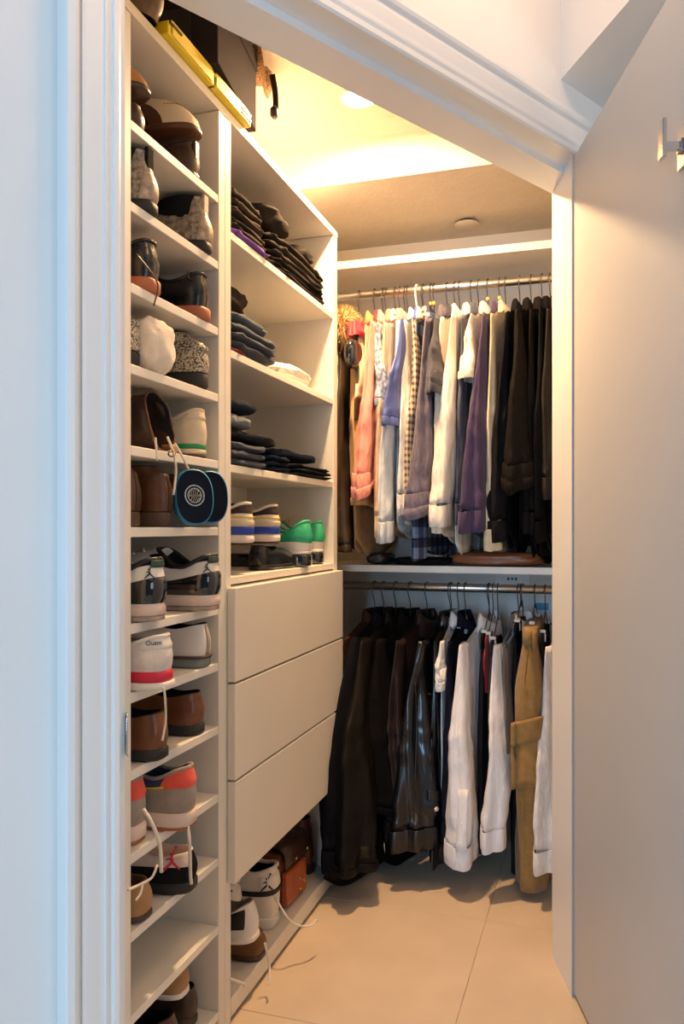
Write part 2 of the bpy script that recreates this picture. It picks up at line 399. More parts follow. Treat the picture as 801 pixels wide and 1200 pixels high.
for z in SR: ub('clothes_shelf', UX0, UX1-0.001, yB1+0.001, yC0-0.001, z-SHT, z)
BASEZ = 0.055
ub('base_shelf', UX0, UX1+0.001, yB1+0.001, yC0-0.001, 0.012, BASEZ)
DX = UX1+0.021
dy0 = on_x(265.5, 700, UX1).y; dy1 = on_x(401.5, 700, DX).y
ztop = on_x(277, 689, DX).z; zb = on_x(270.5, 1041, DX).z
z1_ = on_x(271.5, 803, DX).z; z2_ = on_x(270, 920, DX).z
ub('drawer_box', UX0, UX1-0.002, yB1+0.004, yC0-0.004, zb+0.02, SR[3]-SHT-0.004, mat('drawer_box_melamine', (0.6,0.56,0.5), 0.6))
for a_, b_ in ((z1_+0.0025, ztop), (z2_+0.0025, z1_-0.0025), (zb, z2_-0.0025)):
    ub('drawer_front', UX1+0.001, DX, dy0, dy1, a_, b_, M_DRAW, 0.0015)

# ------------------------------------------------------------------ hanging bay: shelves, rods
YR = 2.78
zsh = on_y(395.5, 307, 2.745).z
def shelf(name, label, y0, z0, z1, x1=None):
    xe = lambda y: (_o+Nv*T_W).x+Ev.x*((y-(_o+Nv*T_W).y)/Ev.y)-0.004
    o = prism(name, [(X_LW+0.002,y0),(xe(y0),y0),(xe(Y_BW-0.002),Y_BW-0.002),(X_LW+0.002,Y_BW-0.002)], z0, z1, M_MELA)
    tag(o, label, 'shelf'); return o
shelf('hat_shelf', 'empty cream shelf above the upper clothes rod', 2.745, zsh-0.026, zsh)
zms = on_y(415, 662, 2.66).z
shelf('bay_shelf', 'cream shelf between the two clothes rods with leather things on it', 2.66, zms-0.022, zms)
ZU = on_y(406, 347.6, YR).z; ZL = on_y(416, 686, YR).z
xe_r = (_o+Nv*T_W).x+Ev.x*((YR-(_o+Nv*T_W).y)/Ev.y)
def rod(label, z):
    R_ = thing('clothes_rod', label, 'rod', (X_LW, YR, z))
    tube('rod_tube', [(0.006,0,0),(xe_r-X_LW-0.012,0,0)], 0.0145, M_STEEL, R_, 20)
    for x, dx in ((0.001, 0.008), (xe_r-X_LW-0.014, 0.005)): tube('rod_flange', [(x,0,0),(x+dx,0,0)], 0.026, M_STEEL, R_, 20)
rod('satin steel clothes rod holding the shirts, under the empty top shelf', ZU)
rod('satin steel clothes rod holding coats and trousers, lower of the two', ZL)
# outlet plate and small blue tag on the back wall
op = on_y(600, 678, Y_BW)
O_ = thing('outlet_plate', 'white wall outlet plate with three dark dots under the bay shelf', 'outlet', (op.x, Y_BW, op.z))
boxmesh('plate', (-0.065,-0.007,-0.038), (0.065,-0.0005,0.038), M_WHITEP, O_, 0.002)
for i in (-1,0,1): boxmesh('socket_hole', (i*0.014-0.004,-0.0085,-0.004-abs(i)*0.002), (i*0.014+0.004,-0.0068,0.004), M_BLACK, O_)
bp_ = on_y(635, 711, Y_BW)
tg = boxmesh('wall_sticker', (bp_.x-0.022, Y_BW-0.0025, bp_.z-0.012), (bp_.x+0.022, Y_BW-0.0005, bp_.z+0.014), mat('blue_sticker', (0.05,0.28,0.50), 0.5))
tag(tg, 'small blue sticker on the back wall below the outlet', 'sticker')

# ================================================================== SHOES
# shoe frame: heel at the origin, toe towards -x, width along y, soles on z = 0
def shoe_funcs(L, W, hh, hd, hi, a1=0.46, toe=0.5, ow=0.33, heelw=0.40, lean=0.0):
    def foot(th):
        c, s = math.cos(th), math.sin(th); u = (1-c)/2
        hw = W*(lerp(heelw, 0.36, sstep(0.0, 0.38, u)) + (0.5-0.36)*sstep(0.36, 0.68, u))
        b = hw*sp(s, lerp(0.55, toe+0.25, u))
        return Vector((-L*u, b, 0))
    def opening(th):
        c, s = math.cos(th), math.sin(th); u = (1-c)/2
        a = L*(0.012+lean+(a1-0.012-lean)*u)
        z = hh+(hd-hh)*sstep(0.0, 0.45, u)+(hi-hd)*sstep(0.5, 1.0, u)
        return Vector((-a, W*ow*sp(s, 0.75), z))
    def surf(th, v, off=0.0):
        f, o = foot(th), opening(th); u = (1-math.cos(th))/2
        g = v**1.5; zf = 1-(1-v)**lerp(1.05, 1.75, u)
        p = f.lerp(o, g); p.z = o.z*zf
        # rounded bulge out over the sole
        bl = 0.05*W*math.sin(PI*clamp(v*1.15))*lerp(1, 0.4, u)
        n = Vector((math.cos(th)*1.0, math.sin(th), 0)); n.normalize()
        p += n*(bl+off); p.z += off*0.3
        return p
    return foot, opening, surf
NT = 40
def shoe(name, label, loc, yaw=0.0, upper=None, lining=None, sole=None, L=0.29, W=0.105, hh=0.072, hd=0.058, hi=0.09, st=0.026,
         bands=(), heel=None, laces=None, tongue=None, collar=None, rot=None, a1=0.46, toe=0.5, ow=0.33, group=None, cat='shoe',
         shaft=None, flare=0.003, soles=None, heelw=0.40, logo=None, welt=None, tab=None):
    if not rot: L = min(L, (loc[0]-UX0-0.011)/max(0.6, math.cos(yaw))) if abs(yaw) < 1 else L
    T = thing(name, label, cat, loc, rot or (0, 0, yaw), group)
    foot, opening, surf = shoe_funcs(L, W, hh, hd, hi, a1, toe, ow, heelw)
    ths = [2*PI*j/NT for j in range(NT)]
    up = Vector((0, 0, st))
    # upper
    NV = 9
    V, F = loft([[surf(th, i/NV)+up for th in ths] for i in range(NV+1)], True)
    mesh('upper', V, F, upper, T)
    # lining: rolls over the rim and down inside
    top_r = []
    def inner(th, k, dz): o = opening(th); c = Vector((-L*(a1*0.5), 0, 0)); q = c+(Vector((o.x, o.y, 0))-c)*k; return Vector((q.x, q.y, max(0.006, o.z+dz)))+up
    if not shaft:
        V, F = loft([[opening(th)+up for th in ths], [inner(th, 0.97, 0.0025) for th in ths], [inner(th, 0.91, 0.0) for th in ths],
                     [inner(th, 0.86, -0.02) for th in ths], [Vector((inner(th, 0.84, 0).x, inner(th, 0.84, 0).y, st+0.008)) for th in ths]], True, False, True)
        mesh('lining', V, F, lining, T)
    else:
        sh, sw, sl, sm = shaft['h'], shaft.get('w', 0.048), shaft.get('l', 0.062), shaft.get('m', upper)
        rings = []
        NS = 8
        for i in range(NS+1):
            k = i/NS
            ring = []
            for th in ths:
                o = opening(th); cxy = Vector((-L*0.26-shaft.get('lean', 0)*k, 0, 0))
                tgt = cxy+Vector((sl*math.cos(th), sw*sp(math.sin(th), 0.8), 0)); tgt.z = sh+shaft.get('wave', 0)*math.cos(2*th)
                p = o.lerp(tgt, sstep(0, 1, k)); p.z = lerp(o.z, tgt.z, k)
                n_ = noise.noise(Vector((p.x*30, p.y*30, p.z*25)))*shaft.get('wr', 0.004)
                p += Vector((math.cos(th), math.sin(th), 0))*n_
                ring.append(p+up)
            rings.append(ring)
        V, F = loft(rings, True); mesh('shaft', V, F, sm, T)
        top = rings[-1]; c = sum(top, Vector())/len(top)
        V, F = loft([top, [c+(p-c)*0.95+Vector((0,0,0.002)) for p in top], [c+(p-c)*0.9-Vector((0,0,0.01)) for p in top], [c+(p-c)*0.8-Vector((0,0,sh*0.55)) for p in top]], True, False, True)
        mesh('lining', V, F, lining, T)
        if shaft.get('pull'):
            for th in (0.0,):
                b0 = top[0]
                o = boxmesh('pull_tab', (b0.x-0.004, b0.y-0.011, b0.z-0.045), (b0.x+0.005, b0.y+0.011, b0.z+0.009), shaft['pull'], T, 0.002)
        if shaft.get('gore'):
            for sgn in (1, -1):
                rws = []
                for i in range(NS+1):
                    k = i/NS; w_ = 1.0+0.55*k
                    row = []
                    for q in range(9):
                        th = sgn*(PI/2+0.05+w_*(q/8-0.5)*1.25)
                        idx = (th % (2*PI))/(2*PI)*NT; i0 = int(idx) % NT; fr = idx-int(idx)
                        p = rings[i][i0].lerp(rings[i][(i0+1) % NT], fr)
                        row.append(p+Vector((math.cos(th), math.sin(th), 0))*0.0015)
                    rws.append(row)
                V, F = loft(rws, False); mesh('elastic_gore', V, F, shaft['gore'], T)
    # sole layers, bottom up
    z = 0.0
    lays = soles or [('sole', st, sole, flare)]
    for nm, t, m_, fl in lays:
        def ring(zz, e):
            out = []
            for th in ths:
                f = foot(th); n = Vector((math.cos(th), math.sin(th), 0)); out.append(f+n*e+Vector((0, 0, zz)))
            return out
        V, F = loft([ring(z, fl-0.004), ring(z+t*0.15, fl), ring(z+t*0.85, fl), ring(z+t, fl-0.003)], True, True, True)
        mesh(nm, V, F, m_, T); z += t
    if welt:
        V, F = tubeVF([foot(2*PI*j/60)*1.0+Vector((math.cos(2*PI*j/60), math.sin(2*PI*j/60), 0))*0.004+Vector((0, 0, st)) for j in range(61)], 0.0032, 6)
        mesh('welt', V, F, welt, T)
    if heel:
        hm, ht, hl = heel
        pts = []
        for th in ths:
            f = foot(th); pts.append(Vector((max(f.x, -hl), f.y*0.97, 0)))
        V, F = loft([[p*0.96+Vector((-0.004,0,-ht)) for p in pts], [p+Vector((0, 0, -ht*0.4)) for p in pts], [p+Vector((0, 0, 0.001)) for p in pts]], True, True, True)
        mesh('heel', V, F, hm, T)
        V, F = loft([[foot(th)*0.97+Vector((0,0,-ht)) for th in ths if True], [foot(th)*0.97+Vector((0,0,-ht+0.006)) for th in ths]], True, True, True)
        if ht > 0.004:
            # front sole rests on the same ground as the heel
            pts = [Vector((min(foot(th).x, -L*0.48), foot(th).y*0.96, 0)) for th in ths]
            V, F = loft([[p+Vector((0,0,-ht)) for p in pts], [p+Vector((0, 0, 0.001)) for p in pts]], True, True, True)
            mesh('forefoot_sole', V, F, hm, T)
    for bnd in bands:
        nm, v0, v1, m_, off = bnd[:5]; t0, t1 = bnd[5] if len(bnd) > 5 else (0, 2*PI)
        f0 = v0 if callable(v0) else (lambda th, k=v0: k); f1 = v1 if callable(v1) else (lambda th, k=v1: k)
        n = max(8, int(44*(t1-t0)/(2*PI))); R = 6
        tt = [t0+(t1-t0)*j/n for j in range(n+1)]
        rings = []
        for i in range(R+1):
            k = i/R; e = off*(1.0 if 0 < i < R else 0.15)
            rings.append([surf(th, clamp(lerp(f0(th), f1(th), k)), e)+up for th in tt])
        V, F = loft(rings, False); mesh(nm, V, F, m_, T)
    if collar:
        V, F = tubeVF([opening(2*PI*j/48)+up+Vector((0, 0, 0.0)) for j in range(49)], collar[1], 8); mesh('collar', V, F, collar[0], T)
    if tongue:
        rws = []
        for i in range(6):
            k = i/5; row = []
            for q in range(7):
                b = (q/6-0.5)*W*0.5
                row.append(Vector((-L*a1+0.004+0.010*k, b*(1-0.15*k), hi-0.014+tongue[1]*k-abs(q-3)**2*0.0007))+up)
            rws.append(row)
        V, F = loft(rws, False); o = mesh('tongue', V, F, tongue[0], T); o.modifiers.new('s', 'SOLIDIFY').thickness = 0.005
    if laces:
        lm, n = laces
        for i in range(n):
            v = 0.98-0.11*i
            a = surf(PI-0.55, v, 0.004)+up; b = surf(PI+0.55, v, 0.004)+up; m_ = surf(PI, v, 0.007)+up
            tube('lace', smoothpath([a, m_, b], 4), 0.0028, lm, T, 6)
    if tab:
        b = surf(0, 0.9, 0.003)+up
        boxmesh('heel_tab', (b.x-0.004, -0.010, b.z-0.03), (b.x+0.004, 0.010, b.z+tab[1]), tab[0], T, 0.003)
    if logo:
        add_logo(T, logo, surf, up)
    return T
def add_logo(T, lg, surf, up):
    kind, th0, v0, size, m_ = lg
    o = surf(th0, v0, 0.0025)+up; a = surf(th0+0.08, v0, 0.0025)+up; b = surf(th0, v0+0.08, 0.0025)+up
    ax = (a-o).normalized(); ay = (b-o); ay -= ax*ay.dot(ax); ay.normalize(); nn = ax.cross(ay)
    if nn.dot(Vector((math.cos(th0), math.sin(th0), 0))) < 0: nn = -nn
    if kind == 'leap':   # leaping figure: spread legs, raised arm with a ball
        segs = [((0,0.1),(0.05,-0.1),0.10),((0.0,-0.1),(-0.42,-0.48),0.07),((0.05,-0.1),(0.42,-0.42),0.07),((0,0.12),(-0.28,0.05),0.05),((0,0.15),(0.16,0.52),0.05)]
        dots = [((-0.03,0.30),0.085),((0.20,0.60),0.075)]
        V, F = [], []
        for (p, q, w) in segs:
            p, q = Vector(p), Vector(q); d = (q-p).normalized(); n = Vector((-d.y, d.x))*w
            k = len(V); V += [p-n, q-n*0.6, q+n*0.6, p+n]; F.append([k, k+1, k+2, k+3])
        for (c, r) in dots:
            k = len(V); V += [Vector(c)+Vector((r*math.cos(2*PI*j/10), r*math.sin(2*PI*j/10))) for j in range(10)]; F.append(list(range(k, k+10)))
        W_ = [o+ax*p[0]*size+ay*p[1]*size+nn*0.0012 for p in V]
        mesh('logo', W_, F, m_, T, smooth=False)
    else:                # lettering
        cu = bpy.data.curves.new('lettering', 'FONT'); cu.body = kind; cu.size = size; cu.extrude = 0.0003; cu.align_x = 'CENTER'; cu.align_y = 'CENTER'
        tmp = bpy.data.objects.new('lettering', cu); COL.objects.link(tmp)
        dg = bpy.context.evaluated_depsgraph_get(); me = bpy.data.meshes.new_from_object(tmp.evaluated_get(dg)); bpy.data.objects.remove(tmp)
        R = Matrix((ax, ay, nn)).transposed()
        for v in me.vertices: v.co = o+nn*0.0012+R @ v.co
        me.materials.clear(); me.materials.append(m_); link('lettering', me, None, T)
def hang_lace(name, label, pts, m_, r=0.0026, group=None):
    return tag(tube(name, smoothpath(pts, 5), r, m_, None, 6), label, 'shoelace', group)
XF = UX1
def yat(px, x=XF): return on_x(px, 600, x).y
def lace_part(T, pxs, x, m_, r=0.0028):
    # a lace hanging free from its shoe, a part of that shoe
    P = [on_x(px, py, x+(q[0] if q else 0)) for (px, py, *q) in pxs]
    mw = Matrix.LocRotScale(T.location, T.rotation_euler, None).inverted()
    return tube('loose_lace', smoothpath([mw @ p for p in P], 5), r, m_, T, 6)

c = lambda h: tuple(((int(h[i:i+2], 16)/255)**2.2) for i in (0, 2, 4))
LBR = leather('leather_brown', (0.10,0.034,0.013)); LDB = leather('leather_dark_brown', (0.045,0.018,0.010)); LBK = leather('leather_black', (0.012,0.011,0.012), 0.25)
LTAN = leather('leather_tan', (0.36,0.17,0.06)); LCOG = leather('leather_cognac', (0.17,0.055,0.018), 0.3)
SUE = fabric('suede_tan', (0.40,0.22,0.09), vscale=18); SUEB = fabric('suede_brown', (0.20,0.085,0.03), vscale=18)
RUBK = mat('rubber_black', (0.018,0.017,0.017), 0.6); RUBB = mat('rubber_brown', (0.07,0.035,0.02), 0.55); RUBW = mat('rubber_white', (0.80,0.75,0.68), 0.5, var=0.05)
CREAM = leather('leather_cream', (0.72,0.60,0.42), 0.4, var=0.08); WHITEL = leather('leather_white', (0.80,0.76,0.70), 0.45, var=0.05, bump=0.15)
MESHW = fabric('mesh_white', (0.80,0.72,0.66)); DARKL = fabric('dark_lining', (0.015,0.014,0.014)); TANL = fabric('tan_lining', (0.45,0.30,0.17))
DIST = leather('distressed_leather', (0.20,0.15,0.11), 0.55, var=0.5, vscale=110, color2=(0.52,0.42,0.32))
DISTB = leather('worn_crackle_leather', (0.45,0.33,0.21), 0.5, var=0.5, vscale=60, color2=(0.65,0.52,0.37))
PAT = mat('patent_black', (0.008,0.009,0.011), 0.08, coat=1.0); CLEARS = mat('icy_sole', (0.42,0.33,0.26), 0.25, var=0.25, vscale=40)
TERRA = mat('terracotta_sole', (0.42,0.13,0.06), 0.55); GREEN = mat('green_rubber', (0.02,0.30,0.10), 0.45); GREENH = leather('green_leather', (0.03,0.46,0.22), 0.45, var=0.1)
RED = mat('red_rubber', (0.65,0.02,0.06), 0.4); CORAL = fabric('coral_suede', (0.80,0.10,0.06)); GREYS = fabric('grey_suede', (0.33,0.27,0.22)); NAVY = fabric('navy_nylon', (0.02,0.04,0.12))
TEAL = mat('grey_green_sole', (0.20,0.24,0.22), 0.6); YEL = mat('yellow_trim', (0.75,0.60,0.02), 0.5); BLUEM = mat('blue_band', (0.02,0.06,0.45), 0.35); LBLUE = mat('slide_blue', (0.03,0.24,0.48), 0.5); DBLUE = mat('slide_navy', (0.006,0.012,0.026), 0.85, spec=0.15)
SILV = mat('silver_emblem', (0.45,0.45,0.42), 0.35, 0.6, var=0.3, vscale=200)
SNAKE = scaly('snakeskin', (0.62,0.54,0.40), (0.05,0.045,0.035), 250); DGREEN = mat('dark_green_tab', (0.03,0.07,0.05), 0.4)
PINKL = mat('pinkish_midsole', (0.74,0.58,0.50), 0.5, var=0.05)

S = SH
def pxof(x, y): t = (x*CA+y*SA)/(-x*SA+y*CA); return CX+FPX*t
ROOM = {}
def at(px, k, dx=0.0, dz=0.0, W=0.10, zb=None):
    # px: column where the heel's far rear corner shows; clear of the panels beside and behind
    lo, hi = (yA+0.004, yB0-0.004) if zb is None else (yB1+0.004, yC0-0.004)
    hw = W*0.5+0.004
    y = yat(px, XF+dx)-W*0.42
    if dx <= 0.005: y = min(y, hi-hw)
    else: y = min(y, hi+0.0-hw)
    if y < lo+hw:
        y = lo+hw
        while pxof(XF+dx, y+W*0.42) > px and dx > -0.09: dx -= 0.002
    return (XF+dx, y, (S[k] if zb is None else zb)+0.0015+dz)
# ---- top shoe shelf: brown pair underneath, two-tone pair on top
shoe('dress_shoe', 'brown leather shoe with dark heel tab under the cream two-tone shoe', at(240, 0, -0.01), 0.0, LDB, DARKL, LDB, hh=0.06, hd=0.05, hi=0.07, st=0.012, W=0.095, tab=(LDB, 0.012))
shoe('dress_shoe', 'brown leather shoe half hidden under the orange brown shoe', at(178, 0, -0.02), 0.0, LDB, DARKL, LDB, hh=0.045, hd=0.04, hi=0.055, st=0.012, W=0.09)
def toe_out(px, k, dz, W, L, over):
    y = min(max(yat(px, XF+over)-W*0.35, yA+W*0.55), yB0-W*0.55)
    return (XF+over-L, y, S[k]+dz)
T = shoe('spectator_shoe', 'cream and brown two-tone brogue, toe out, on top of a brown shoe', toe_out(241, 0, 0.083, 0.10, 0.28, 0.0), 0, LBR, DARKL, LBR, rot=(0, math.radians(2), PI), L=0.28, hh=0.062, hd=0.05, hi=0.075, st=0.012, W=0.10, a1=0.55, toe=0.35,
     bands=[('cream_toe', 0.0, 0.9, CREAM, 0.002, (PI-0.95, PI+1.25)), ('opening_shade', 0.0, 1.0, DARKL, 0.001, (PI-2.3, PI-1.2))], collar=(LBR, 0.003))  # dark side band paints in the shade of the shoe's opening
foot_, open_, surf_ = shoe_funcs(0.28, 0.10, 0.062, 0.05, 0.075, 0.55, 0.35)
for i in range(9):
    p = surf_(PI-0.1-i*0.07, 0.42, 0.0008)+Vector((0,0,0.012)); V, F = tubeVF([p-Vector((0,0,0.001)), p+Vector((0,0,0.0014))], 0.0016, 6); mesh('brogue_hole', V, F, LDB, T)
shoe('dress_shoe', 'orange brown leather shoe, toe out, beside the cream two-tone brogue', toe_out(183, 0, 0.070, 0.10, 0.27, -0.005), 0, LTAN, DARKL, LDB, rot=(0, math.radians(2), PI), L=0.27, hh=0.065, hd=0.052, hi=0.07, st=0.012, W=0.098, a1=0.55,
     bands=[('dark_vamp', 0.5, 0.8, LDB, 0.001)])
# ---- chelsea boots
for px, lb, yw in ((254, 'distressed brown chelsea boot with black elastic beside the divider', 0.05), (192, 'distressed brown chelsea boot with black pull tab nearer the door frame', 0.04)):
    shoe('chelsea_boot', lb, at(px, 1, 0.004, W=0.092), 0.0, DIST, DARKL, RUBK, cat='boot', group='distressed chelsea boots', hh=0.055, hd=0.055, hi=0.075, st=0.022, W=0.092, a1=0.5, heelw=0.42,
         shaft=dict(h=0.094, w=0.036, l=0.052, m=DIST, gore=DARKL, pull=DARKL if px < 210 else DISTB, wr=0.002, lean=-0.012), heel=None,
         bands=[('heel_strip', 0.0, 1.0, DISTB, 0.002, (-0.5, 0.5))])
# ---- black shoes with terracotta soles
for px, lb in ((251, 'black polished shoe with terracotta sole and buckle loop'), (194, 'black polished shoe with terracotta sole by the door frame')):
    T = shoe('derby_shoe', lb, at(px, 2, 0.0, W=0.1), 0.0, LBK, TANL, TERRA, group='black shoes with terracotta soles', hh=0.072, hd=0.055, hi=0.075, st=0.026, W=0.10, flare=0.006, heelw=0.43, collar=(LBK, 0.0035))
    if px > 210:
        f_, o_, s_ = shoe_funcs(0.29, 0.10, 0.072, 0.055, 0.075, heelw=0.43)
        P = [s_(-0.75, 0.86, 0.004)+Vector((0.002, 0.013*math.cos(2*PI*j/16), 0.026+0.008*math.sin(2*PI*j/16))) for j in range(17)]
        tube('heel_loop', P, 0.0022, LBK, T, 6)
    else: lace_part(T, [(160,298,0.01),(176,318,0.02),(185,335,0.02),(180,358,0.02)], XF, M_LACEB if False else LDB, 0.0016)
# ---- snakeskin boots, and the dust bag between them
for px, lb, sh in ((250, 'snakeskin print ankle boot with folded shaft beside the divider', 0.086), (172, 'snakeskin print ankle boot partly behind the white dust bag', 0.08)):
    shoe('snakeskin_boot', lb, at(px, 3, 0.0, W=0.088), 0.0, SNAKE, DARKL, RUBK, cat='boot', group='snakeskin boots', hh=0.055, hd=0.055, hi=0.07, st=0.034, W=0.088, a1=0.5, heelw=0.42,
         shaft=dict(h=sh, w=0.036, l=0.046, m=SNAKE, wr=0.010, lean=0.012), soles=[('heel_block', 0.034, RUBK, 0.001)],
         bands=[('shaft_fold', 0.82, 1.0, SNAKE, 0.006)])
def blob(name, label, cat, loc, size, m_, seed, amp=0.25, freq=2.2, e1=0.8, e2=0.8, rot=(0,0,0), nu=40, nv=24, parent=None, ridge=True, group=None):
    V, F = [], []
    sd = Vector((seed*3.7, seed*1.9, seed*5.1)); rings = []
    for i in range(nv+1):
        ph = -PI/2+PI*i/nv; ring = []
        for j in range(nu):
            th = 2*PI*j/nu
            d = Vector((sp(math.cos(ph), e1)*sp(math.cos(th), e2), sp(math.cos(ph), e1)*sp(math.sin(th), e2), sp(math.sin(ph), e1)))
            q = d*freq+sd
            n_ = noise.noise(q)*0.6+noise.noise(q*2.1)*0.3
            if ridge: n_ += 0.5*(0.5-abs(noise.noise(q*1.6+Vector((5,1,2)))))
            k = 1+amp*n_
            ring.append(Vector((d.x*size[0]/2*k, d.y*size[1]/2*k, d.z*size[2]/2*k)))
        rings.append(ring)
    V, F = loft(rings, True)
    o = mesh(name, V, F, m_, parent); o.location = loc; o.rotation_euler = rot
    if label: tag(o, label, cat, group)
    return o
p = on_x(190, 405, XF-0.005)
blob('dust_bag', 'crumpled white cloth dust bag stuffed between snakeskin boots', 'bag', (p.x-0.035, p.y, S[3]+0.056), (0.10,0.098,0.105), fabric('white_cotton_bag', (0.80,0.70,0.58), var=0.04), 4, 0.22, 1.6, 0.7, 0.75)
# ---- shelf 5: slumped dark boot and cream sneaker with green stripe
T = thing('slouch_boot', 'dark brown slouched leather boot with loose laces beside cream sneaker', 'boot', at(196, 4, -0.03))
rings = []
pth = smoothpath([(-0.20,0.0,0.045),(-0.12,0.0,0.048),(-0.05,0.0,0.055),(0.0,0.012,0.062)], 6)
for i, p in enumerate(pth):
    k = i/(len(pth)-1); rw = lerp(0.045, 0.05, k); rh = lerp(0.042, 0.060, k)
    rings.append([p+Vector((-0.25*rh*math.sin(2*PI*j/28)*k, rw*sp(math.cos(2*PI*j/28),0.8), rh*math.sin(2*PI*j/28)))+Vector((0,1,1))*0.006*noise.noise(Vector((i*0.6, math.cos(2*PI*j/28)*1.5, math.sin(2*PI*j/28)*1.5))) for j in range(28)])
V, F = loft(rings, True, True); mesh('shaft', V, F, LDB, T)
top = rings[-1]; cc = sum(top, Vector())/len(top)
V, F = loft([top, [cc+(q-cc)*0.93+Vector((0.002,0,0)) for q in top], [cc+(q-cc)*0.85+Vector((-0.08,0,-0.01)) for q in top]], True, False, True); mesh('lining', V, F, DARKL, T)
V, F = tubeVF(top+[top[0]], 0.003, 6); mesh('rim_binding', V, F, LCOG, T)
boxmesh('tongue_flap', (-0.01,0.030,0.002), (0.018,0.055,0.018), LTAN, T, 0.004)
for pts in ([(196,512,0.012),(203,530,0.016),(206,552,0.016),(203,580,0.014)], [(205,520,0.012),(214,536,0.016),(222,553,0.014),(228,563,0.012)], [(182,513,0.014),(183,524,0.016),(184,540,0.015)]):
    lace_part(T, pts, XF, M_LACE, 0.0024)
P = [on_x(201+4*math.cos(2*PI*j/14), 532+3*math.sin(2*PI*j/14), XF+0.016)-Vector(T.location) for j in range(15)]
tube('eyelet_ring', P, 0.0015, LDB, T, 6)
shoe('sneaker', 'cream leather sneaker with a green stripe above its sole', at(248, 4, -0.005), 0.0, CREAM, TANL, RUBW, group=None, hh=0.082, hd=0.062, hi=0.085, st=0.020, W=0.10,
     soles=[('outsole', 0.006, RUBB, 0.003), ('midsole', 0.012, CREAM, 0.002), ('green_stripe', 0.012, GREEN, 0.0015)], bands=[('heel_counter', 0.72, 1.0, CREAM, 0.003, (-0.75, 0.75))], collar=(CREAM, 0.004))
# ---- shelf 6: brown shoes and blue slides
for px, lb, dx in ((209, 'brown leather ankle boot with dark heel next to the blue slides', 0.0), (173, 'brown leather ankle boot with dark heel against the door frame', 0.0)):
    shoe('ankle_boot', lb, at(px, 5, dx, W=0.088), 0.0, LBR, DARKL, LDB, cat='boot', group='brown ankle boots', hh=0.07, hd=0.065, hi=0.08, st=0.030, W=0.088, soles=[('heel_block', 0.03, RUBB, 0.0)], heelw=0.42,
         shaft=dict(h=0.088, w=0.034, l=0.046, m=LBR, wr=0.004), bands=[('back_seam', 0, 1, LDB, 0.001, (-0.05, 0.05))])
T = thing('moccasin', 'brown suede moccasin lying across the brown ankle boots', 'shoe', (XF-0.01, yat(222), S[5]+0.078))
o = blob('upper', None, None, (-0.03, 0, 0), (0.10, 0.075, 0.055), LBR, 9, 0.15, 1.5, 0.75, 0.75, (0.5, 0.1, 0.2), parent=T)
def slide(name, label, px, k, dz, tilt, dx=0.0, mark=True, yoff=0.0):
    # slide standing on its toe end, footbed towards the aisle
    T = thing(name, label, 'sandal', (XF+dx, yat(px, XF+dx), S[k]+dz), (0, math.radians(tilt), -0.75))
    L, W = 0.115, 0.082
    def outl(e): return [Vector(((0), (W/2+e)*sp(math.sin(2*PI*j/40), 0.85), L/2-(L/2+e)*sp(math.cos(2*PI*j/40), 0.85))) for j in range(40)]
    V, F = loft([[q+Vector((-0.012,0,0)) for q in outl(-0.003)], [q+Vector((-0.010,0,0)) for q in outl(0)], [q+Vector((0.006,0,0)) for q in outl(0)], [q+Vector((0.009,0,0)) for q in outl(-0.003)]], True, True, False)
    mesh('sole', V, F, LBLUE, T)
    V, F = loft([[q+Vector((0.009,0,0)) for q in outl(-0.003)], [q+Vector((0.0075,0,0)) for q in outl(-0.008)], [q+Vector((0.007,0,0)) for q in outl(-0.02)]], True, False, True)
    mesh('footbed', V, F, DBLUE, T)
    if mark:
        cz = L*0.52
        for r0, r1 in ((0.0185, 0.021), (0.013, 0.015)):
            V, F = loft([[Vector((0.0085, r*math.cos(2*PI*j/28), cz+r*1.05*math.sin(2*PI*j/28))) for j in range(28)] for r in (r0, r1)], True); mesh('emblem', V, F, SILV, T)
        for i in range(7):
            y = (i-3)*0.0042; h = math.sqrt(max(0, 0.013**2-y*y))
            tube('emblem', smoothpath([(0.0085,y,cz-h),(0.0085,y+0.003,cz-h*0.3),(0.0085,y-0.003,cz+h*0.3),(0.0085,y,cz+h)], 3), 0.0009, SILV, T, 4)
    return T
slide('slide_sandal', 'blue slide sandal with silver emblem on its dark footbed', 228, 5, 0.004, -8, 0.03)
slide('slide_sandal', 'blue slide sandal without emblem tucked behind its emblem twin', 246, 5, 0.008, -4, 0.004, mark=False)
# ---- shelf 7: patent and white basketball shoes
wave = lambda a, b, ph=0.0: (lambda th: a+b*math.cos(2*th+ph))
for px, lb in ((264, 'white basketball shoe with black patent band beside the divider'), (203, 'white basketball shoe with black patent band by the door frame')):
    shoe('basketball_shoe', lb, at(px, 6, 0.034, W=0.112), 0.0, WHITEL, DARKL, CLEARS, group='patent leather basketball shoes', L=0.30, W=0.112, hh=0.085, hd=0.062, hi=0.098, st=0.030, heelw=0.44,
         soles=[('outsole', 0.010, CLEARS, 0.002), ('midsole', 0.020, PINKL, 0.004)], a1=0.44, ow=0.34,
         bands=[('patent_mudguard', 0.03, wave(0.50, 0.10), PAT, 0.0025), ('black_collar', 0.86, 1.0, fabric('black_mesh', (0.012,0.012,0.014)), 0.003, (-2.3, 2.3)), ('heel_tab', 0.80, 1.0, DGREEN, 0.005, (-0.42, 0.42))],
         laces=(MESHW, 4), tongue=(WHITEL, 0.018), collar=(M_BLACK, 0.005), logo=('leap', -0.45, 0.68, 0.022, M_BLACK))
